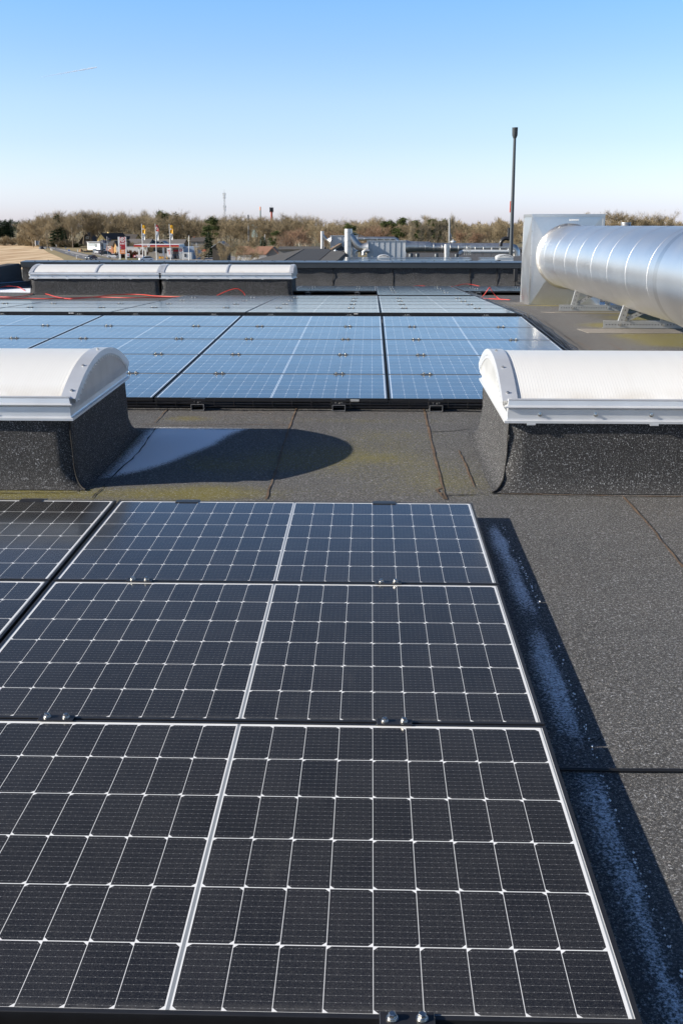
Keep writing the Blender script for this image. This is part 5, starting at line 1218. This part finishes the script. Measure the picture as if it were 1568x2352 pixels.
# houses
def house(label, x0, x1, yw, yr, yb, Y, dep, wall, roof, ridge='x', name='house', chim=None, wins=(), over=.35, group=None, rz=0):
    o = empty(name, T(G((x0+x1)/2, yb, Y)), label, 'house', group); i_ = o.matrix_world.inverted()
    a, b_ = i_@G(x0, yw, Y), i_@G(x1, yw, Y); zr_2 = (i_@G(x0, yr, Y+(dep/2 if ridge == 'x' else 0))).z; zb_ = ZG-.3-o.location.z if True else 0
    mbx = MB().box(a.x, 0, zb_, b_.x, dep, a.z)
    rf = MB(); v_ = over; t_ = .22
    if ridge == 'x':
        sl_ = (zr_2-a.z)/(dep/2)
        for s0, s1 in ((-v_, dep/2), (dep+v_, dep/2)):
            ze = a.z-sl_*v_; rf.add([(a.x-v_, s0, ze), (b_.x+v_, s0, ze), (b_.x+v_, s1, zr_2), (a.x-v_, s1, zr_2), (a.x-v_, s0, ze-t_), (b_.x+v_, s0, ze-t_), (b_.x+v_, s1, zr_2-t_), (a.x-v_, s1, zr_2-t_)], [(0, 1, 2, 3), (7, 6, 5, 4), (0, 4, 5, 1), (0, 3, 7, 4), (1, 5, 6, 2)])
        for x in (a.x, b_.x): mbx.add([(x, 0, a.z), (x, dep, a.z), (x, dep/2, zr_2-t_)], [(0, 1, 2)])
    else:
        xm = (a.x+b_.x)/2; sl_ = (zr_2-a.z)/((b_.x-a.x)/2)
        for s0, s1 in ((a.x-v_, xm), (b_.x+v_, xm)):
            ze = a.z-sl_*v_; rf.add([(s0, -v_, ze), (s1, -v_, zr_2), (s1, dep+v_, zr_2), (s0, dep+v_, ze), (s0, -v_, ze-t_), (s1, -v_, zr_2-t_), (s1, dep+v_, zr_2-t_), (s0, dep+v_, ze-t_)], [(0, 1, 2, 3), (7, 6, 5, 4), (0, 4, 5, 1), (0, 3, 7, 4), (3, 2, 6, 7)])
        for y in (0, dep): mbx.add([(a.x, y, a.z), (b_.x, y, a.z), (xm, y, zr_2-t_)], [(0, 1, 2)])
    mbx.build('wall', wall, o); r_o = rf.build('roof', roof, o)
    if chim:
        c_ = i_@G(chim[0], chim[1], Y+dep/2); MB().box(c_.x-.4, dep/2-.4, zr_2-.6, c_.x+.4, dep/2+.4, c_.z).build('chimney', BRICK if len(chim) < 3 else chim[2], r_o)
    for w in wins:
        wa, wb = i_@G(w[0], w[3], Y), i_@G(w[1], w[2], Y); wf_ = MB().box(wa.x, -.06, wa.z, wb.x, -.002, wb.z).build('window', WHITE, o); MB().box(wa.x+.12, -.08, wa.z+.12, wb.x-.12, -.062, wb.z-.12).build('pane', GLASS, wf_)
    if rz: o.matrix_world = o.matrix_world@RZ(rz)
    return o
house('yellow gable house with a brown roof behind the white low building', 221, 246, 548, 535.5, 565, 545, 16, YWALL, ROOFB, 'y', chim=(231, 533, YWALL), wins=((232, 236, 550, 555),), rz=rad(-28))
house('long brown roofed wing joined behind the yellow gable house', 240, 310, 548.5, 537.5, 566, 556, 14, YWALL, ROOFB, 'x', chim=(278, 538.5))
house('dark weathered gable house among the trees left of the yellow house', 182, 217, 556, 533, 562, 600, 14, cm('dark_timber', (0.07, 0.06, 0.05), .85), ROOFB, 'y', wins=((198, 204, 544, 548),))
house('red brick house with brown roof behind the dark flags', 243.5, 261, 562, 552, 578, 430, 9, BRICK, ROOFB, 'x', wins=((246, 250, 566, 574), (252, 256, 565, 571)), rz=rad(-25))
house('small yellow brick gable right of the red brick house', 260.5, 269, 562, 553, 578, 428, 9, cm('ochre_brick', (0.50, 0.30, 0.12), .85), ROOFB, 'y', rz=rad(-25))
lw = empty('low_white_building', T(G(215, 570, 500)), 'low white flat roofed building with a row of windows beside the road', 'building')
wbox(lw, 198.5, 233, 556.5, 570, 500, 9, 'wall', WHITE, ZG); wbox(lw, 197, 234, 554.8, 556.4, 499.3, 10.5, 'roof', GREY)
for k in range(7): wbox(lw, 200.5+k*2.7, 202.6+k*2.7, 559, 564.5, 499.9, .08, 'window', cm('pale_window', (0.45, 0.50, 0.52), .3))
wbox(lw, 219.5, 223.5, 560, 567.5, 499.88, .1, 'door', cm('grey_door', (0.22, 0.26, 0.27)))
house('long grey roofed hall behind the station canopy, left part', 290, 340, 562, 548.5, 575, 470, 18, cm('grey_wall', (0.2, 0.19, 0.18)), cm('grey_tile', (0.15, 0.135, 0.125), .85), 'x')
house('long grey roofed hall behind the station canopy, right part', 341, 420, 562, 549.5, 575, 476, 16, cm('grey_wall', (0.2, 0.19, 0.18)), cm('grey_tile', (0.15, 0.135, 0.125), .85), 'x')
house('dark gable shed with white roof edge above the canopy', 360, 385, 562.5, 553.5, 575, 440, 8, cm('dark_timber', (0.07, 0.06, 0.05), .85), cm('pale_edge_roof', (0.30, 0.31, 0.32)), 'y')
house('brown gable house right of the lamp masts in the trees', 438, 468, 554, 545, 563, 480, 10, cm('grey_wall', (0.2, 0.19, 0.18)), ROOFB, 'x', chim=(446, 543))
house('dark gable house with white verge boards left of the thicket', 488, 521, 565.5, 554.5, 590, 330, 9, cm('dark_timber', (0.07, 0.06, 0.05), .85), cm('pale_edge_roof', (0.30, 0.31, 0.32)), 'y')
house('orange tiled house with white walls behind the bare tree', 545, 622, 582, 565.5, 600, 310, 10, WHITE, ORT, 'x')
house('grey gable end beside the orange tiled roof', 612, 640, 582, 568, 600, 302, 8, cm('grey_timber', (0.22, 0.21, 0.2)), ORT, 'y')
lw.matrix_world = lw.matrix_world@RZ(rad(-22))
house('long low dark shed with lit roof vents in front of the wood', 640, 740, 572, 566, 590, 250, 14, cm('grey_wall', (0.2, 0.19, 0.18)), 'roofgrey' if False else M['roofgrey'], 'x')
# roadside signs and posts
o = empty('direction_sign', T(G(86, 564, 560)), 'big dark road sign seen from behind at the bend of the road', 'road sign'); wbox(o, 82.3, 90.3, 553, 562.5, 560, .2, 'board', BLUEG)
for x in (81.8, 90.8): wbox(o, x-.6, x+.6, 552.5, 565, 559.9, .3, 'post', WHITE)
def rsign(x, y0, y1, Y, r, label, face):
    o = empty('road_sign', T(G(x, y1, Y)), label, 'road sign'); c_ = o.matrix_world.inverted()@G(x, y0, Y); MB().tube([(0, 0, -.3), (0, 0, c_.z)], .06, 6).build('post', GREY, o)
    m_ = MB(); m_.lathe([(0, -.03), (r, -.03), (r, .03), (0, .03)], 18, T((0, -.1, c_.z))@Matrix.Rotation(math.pi/2, 4, 'X'), False); m_.build('disc', face, o)
    return o
rsign(152, 568.5, 576, 420, .32, 'grey backed round road sign on a post in the verge', BLUEG); rsign(159.5, 574.8, 577.5, 400, .32, 'low blue round road sign at the traffic island', BLUE); rsign(68, 552, 560, 640, .45, 'small dark road sign at the far bend', BLUEG); rsign(103, 551.5, 558, 600, .35, 'small road sign before the bushes', GREY)
for x, y, Y in ((117, 572, 450), (120.5, 573.5, 440), (118.5, 573, 445), (176.5, 591.5, 315), (108, 559, 610), (130, 564, 540), (179, 576, 420)):
    o = empty('marker_post', T(G(x, y+2, Y)), 'slim white road marker post on the verge', 'marker post', 'white road marker posts'); h = .9
    MB().bbox(-.09, -.05, -.1, .09, .05, h, .02).build('post', WHITE, o); MB().box(-.06, -.056, h-.3, .06, -.051, h-.15).build('reflector', DARK, o)
o = empty('notice_board', T(G(218, 581, 430)), 'grey notice board on two posts beside the car park', 'notice board'); wbox(o, 214.3, 221.6, 571.2, 579, 430, .2, 'board', cm('board_grey', (0.3, 0.34, 0.38)))
for x in (214.6, 221.3): wbox(o, x-.3, x+.3, 571.2, 582.5, 430.21, .15, 'post', GREY)
o = empty('advert_pillar', T(G(234.5, 585, 395)), 'tall dark advertising pillar beside the parked cars', 'sign'); wbox(o, 232.3, 236.6, 558.6, 585, 395, .6, 'panel', DARK); wbox(o, 233, 235.6, 561, 563, 394.9, .08, 'print', BLUEG); wbox(o, 233, 235.6, 566, 575, 394.9, .08, 'print', BLUEG)
for x, y0, x1, ya, yb, lab in ((237, 550, 248.5, 550.5, 559, 'dark flag drooping from the pole beside the advertising pillar'), (248.3, 543, 255.5, 545.5, 553.5, 'dark flag on the taller pole right of the advertising pillar')):
    o = empty('flag_pole', T(G(x, 585, 396)), lab, 'flag pole', 'dark flags by the car park'); i_ = o.matrix_world.inverted(); MB().tube([(0, 0, -.3), (0, 0, (i_@G(x, y0, 396)).z)], [.1, .06], 6).build('pole', WHITE, o)
    a, b_ = i_@G(x, ya, 396), i_@G(x1, yb, 396); n = 6; vs = []
    for r_ in range(5):
        for c_ in range(n+1): vs.append((.08+(b_.x-.08)*c_/n, .2*math.sin(c_*1.2+r_*.6)*c_/n, a.z+(b_.z-a.z)*.75*r_/4-.25*(a.z-b_.z)*(c_/n)))
    MB().add(vs, [(r_*(n+1)+c_, r_*(n+1)+c_+1, (r_+1)*(n+1)+c_+1, (r_+1)*(n+1)+c_) for r_ in range(4) for c_ in range(n)], True).build('cloth', cm('navy_cloth', (0.03, 0.035, 0.07), .7), o)
o = empty('culvert', T(atz(97, 572.5, ZG)), 'dark culvert opening at the edge of the stubble field', 'culvert'); MB().lathe([(1.3, -.3), (1.5, .4), (1.2, .9), (.6, 1.3), (0, 1.4)], 8).build('mouth', DARK, o); MB().bar((-1, 0, .8), (2.2, -.5, .5), .9, .7).build('slab', GREY, o)
o = empty('low_fence', T(G(205, 578, 450)), 'low black fence before the soil heaps', 'fence'); mb = MB(); i_ = o.matrix_world.inverted(); a, b_ = i_@G(194, 576, 450), i_@G(228, 576, 450)
for k in range(26): x = a.x+(b_.x-a.x)*k/25; mb.box(x-.08, -.05, -1.5, x+.08, .05, a.z)
mb.box(a.x, -.03, a.z-.5, b_.x, .03, a.z-.15).box(a.x, -.03, -.9, b_.x, .03, -.5); mb.build('rails', DARK, o)
for x, w, lab in ((187, 7, 'brown heap of soil and brush beside the road, left one'), (200, 5, 'orange brown soil heap beside the road, middle one'), (210, 4, 'small soil heap beside the notice board')):
    o = empty('soil_heap', T(G(x, 577.5, 462)), lab, 'soil heap'); vs = []; n = 16
    for r_ in range(5):
        for c_ in range(n): a_ = 6.2832*c_/n; rr_ = w/5.3*(1-r_/4.6)*(1+.2*math.sin(c_*2.1+r_)); vs.append((rr_*math.cos(a_), rr_*.8*math.sin(a_), r_*.27*w/5-.4+.12*math.sin(c_*1.7+r_*2)))
    MB().add(vs, [(r_*n+c_, r_*n+(c_+1) % n, (r_+1)*n+(c_+1) % n, (r_+1)*n+c_) for r_ in range(4) for c_ in range(n)]+[tuple(4*n+c_ for c_ in range(n))], True).build('heap', cm('bare_soil', (0.26, 0.155, 0.085), .95), o)
# cars
def car(x, y, Y, rz, paint, label, kind='car', group='cars around the station'):
    z = ZG+.15; p = atz(x, y, z) if Y is None else at(x, y, Y); p.z = z
    o = empty('parked_car', T(p)@RZ(rz), label, kind, group); van = kind == 'van'
    prof = [(-2.15, .35), (-2.2, .62), (-2.1, .85), (-1.15, .98), (1.9, 1.0), (2.15, .9), (2.2, .55), (2.1, .33)]
    if van: prof = [(-2.4, .35), (-2.45, .7), (-2.2, 1.0), (-1.5, 1.15), (-.9, 1.9), (2.35, 1.95), (2.45, 1.2), (2.4, .33)]
    def extr(pr_, hw_, ins=0.0):
        n = len(pr_); zs = [q[1] for q in pr_]; z0_, z1_ = min(zs), max(zs)
        vs = [(x_, s_*(hw_-ins*(zz_-z0_)/(z1_-z0_)), zz_) for s_ in (-1, 1) for x_, zz_ in pr_]
        return MB().add(vs, [tuple(range(n)), tuple(range(2*n-1, n-1, -1))]+[(i, n+i, n+(i+1) % n, (i+1) % n) for i in range(n)])
    extr(prof, .88, .08).build('body', paint, o)
    if not van:
        extr([(-1.2, .97), (-.5, 1.42), (1.2, 1.44), (1.95, .98)], .80, .16).build('cabin', GLASS, o); extr([(-.48, 1.40), (-.4, 1.47), (1.1, 1.49), (1.22, 1.42)], .65, .05).build('roof', paint, o)
    else: extr([(-1.55, 1.16), (-1.0, 1.8), (-.3, 1.8), (-.3, 1.16)], .885, .02).build('window', GLASS, o)
    for wx in (-1.35, 1.35):
        for s_ in (-1, 1):
            w = MB(); w.lathe([(0, -.1), (.24, -.1), (.33, -.08), (.33, .08), (.24, .1), (0, .1)], 14, T((wx, s_*.80, .33))@Matrix.Rotation(math.pi/2, 4, 'X'), False); wo = w.build('wheel', DARK, o)
            r_ = MB(); r_.lathe([(0, -.012), (.19, -.012), (.2, .0)], 10, T((wx, s_*.905, .33))@Matrix.Rotation(s_*math.pi/2, 4, 'X'), False); r_.build('rim', 'alu', wo)
    for s_ in (-.6, .6):
        MB().box(-2.22, s_-.18, .62, -2.16, s_+.18, .78).build('headlight', WHITE, o)
    return o
PB = cm('blue_car_paint', (0.05, 0.07, 0.10), .25, .3); PWH = cm('white_car_paint', (0.72, 0.73, 0.74), .25); PS = cm('silver_van_paint', (0.55, 0.58, 0.62), .25); PG = cm('dark_green_car_paint', (0.03, 0.05, 0.05), .25)
car(210.5, 593.4, 352, rad(68), PB, 'dark blue car driving toward the camera on the road', 'car', None)
car(261.5, 588, 372, rad(4), PWH, 'white car parked below the price sign', 'car'); car(245, 580, 432, rad(8), PS, 'silver van parked behind the advertising pillar', 'van'); car(243, 583.5, 408, rad(12), PG, 'dark estate car in front of the silver van', 'car'); car(336, 598.5, 340, rad(25), PWH, 'white car half hidden by the parapet before the canopy', 'car'); car(227, 580.5, 430, rad(80), PWH, 'white car parked left of the advertising pillar', 'car')
# tall things on the horizon
o = empty('radio_mast', T(G(518, 545, 1500)), 'slender grey lattice radio mast rising above the wood', 'radio mast'); i_ = o.matrix_world.inverted(); t_ = i_@G(518, 442, 1500); mb = MB(); hz_ = t_.z
for sx, sy in ((-1, -1), (1, -1), (0, 1)): mb.tube([(sx*1.5, sy*1.5, -10), (sx*.8, sy*.8, hz_)], .16, 4)
for k in range(34):
    z0, z1 = -10+(hz_+10)*k/34, -10+(hz_+10)*(k+1)/34; w0 = 1.5-.7*k/34; mb.bar((-w0 if k % 2 else w0, -w0, z0), (w0 if k % 2 else -w0, -w0, z1), .14, .14); mb.bar((-w0, -w0, z0), (w0, -w0, z0), .12, .12)
mb.build('lattice', GREY, o); mb = MB()
for z, w in ((hz_-2, 2.0), (hz_-6, 1.7), (hz_-18, 1.9), (hz_-22, 1.6)): mb.box(-w, -1.6, z-2.2, -w+.7, -1.2, z+1.4).box(w-.7, -1.6, z-2, w, -1.2, z+1.2).box(-.4, -1.9, z-2, .4, -1.5, z+1.6)
mb.build('antenna', WHITE, o); MB().tube([(0, 0, hz_), (0, 0, hz_+4)], .12, 4).build('tip', GREY, o)
def chimney(x, y0, y1, Y, r, mat, label, cap=None, capmat=None):
    o = empty('chimney', T(G(x, y1, Y)), label, 'chimney', None); t_ = o.matrix_world.inverted()@G(x, y0, Y); MB().tube([(0, 0, -8), (0, 0, t_.z)], [r*1.1, r], 12).build('shaft', mat, o)
    if cap: MB().lathe([(r*1.02, t_.z-cap), (r*cap_f, t_.z-cap*.9), (r*cap_f, t_.z), (r*.8, t_.z+.2), (0, t_.z+.2)], 12).build('top', capmat, o)
    return o
cap_f = 1.5
o = chimney(624.3, 478, 530, 700, .62, cm('chimney_red', (0.36, 0.06, 0.04), .7), 'red industrial chimney with black antennas on its head', 2.2, DARK)
an = MB(); tz = [c for c in o.children][0].bound_box[1][2]
for a_ in range(6): an.box(1.1*math.cos(a_)-.14, 1.1*math.sin(a_)-.14, tz-2.6, 1.1*math.cos(a_)+.14, 1.1*math.sin(a_)+.14, tz+.5)
an.tube([(0, 0, tz), (0, 0, tz+2)], .05, 4); an.build('antenna', DARK, o)
cap_f = 1.03
chimney(599, 475.5, 540, 640, .34, cm('chimney_green', (0.16, 0.22, 0.19), .6), 'thin grey green chimney with a red top left of the red one', 1.8, ORANGE)
chimney(571, 494, 540, 560, .36, cm('chimney_grey', (0.3, 0.3, 0.3), .6), 'thin chimney with a black upper half, left of the green one', 4, DARK)
o = empty('silo', T(G(584, 545, 620)), 'pale green white tower block under the thin chimneys', 'silo'); wbox(o, 578.5, 590, 515, 545, 620, 3, 'body', cm('pale_green', (0.45, 0.55, 0.5))); wbox(o, 578.3, 590.2, 514, 515, 619.8, 3.4, 'rim', WHITE)
pole(606.5, 530+8, 570, 420, .12, 'leaning pale post below the thin chimneys', x2=608.5, name='leaning_post')
o = empty('steep_roof', T(G(453, 520, 760)), 'dark frame of a steep pointed roof above the wood left of the mast', 'roof frame'); i_ = o.matrix_world.inverted(); mb = MB(); ap_ = i_@G(452.5, 511, 760)
for x, y in ((446, 527), (450, 528), (457, 526), (461, 522)): mb.bar(i_@G(x, y+6, 760), ap_, .35, .35)
mb.build('frame', DARK, o); wbox(o, 444, 460, 527, 548, 762, 8, 'wall', cm('white_house', (0.6, 0.58, 0.55)), None)
# vapour trail
k = NT('vapour'); k.set((0.9, 0.92, 0.95), 1.0, 0, 0); tr_ = k.n('ShaderNodeBsdfTransparent'); mx = k.n('ShaderNodeMixShader'); k.lk(k.attr('dens'), mx.inputs[0]); k.lk(tr_.outputs[0], mx.inputs[1]); k.lk(k.b.outputs[0], mx.inputs[2])
k.lk(mx.outputs[0], k.t.nodes['Material Output'].inputs['Surface']); M['vapour'] = k.m
pa, pb = G(80, 180, 12000), G(223, 154.5, 12000); mb = MB(); mb.tube([pa.lerp(pb, i/24) for i in range(25)], [7+2*math.sin(i*2.1) for i in range(25)], 6, False)
o = mb.build('vapour_trail', 'vapour'); at_ = o.data.attributes.new('dens', 'FLOAT', 'POINT'); at_.data.foreach_set('value', [min(.8, .5*((i//6)/24)**1.2) for i in range(25*6)]); tag(o, 'thin fading white vapour trail high in the blue sky at the left', 'vapour trail')
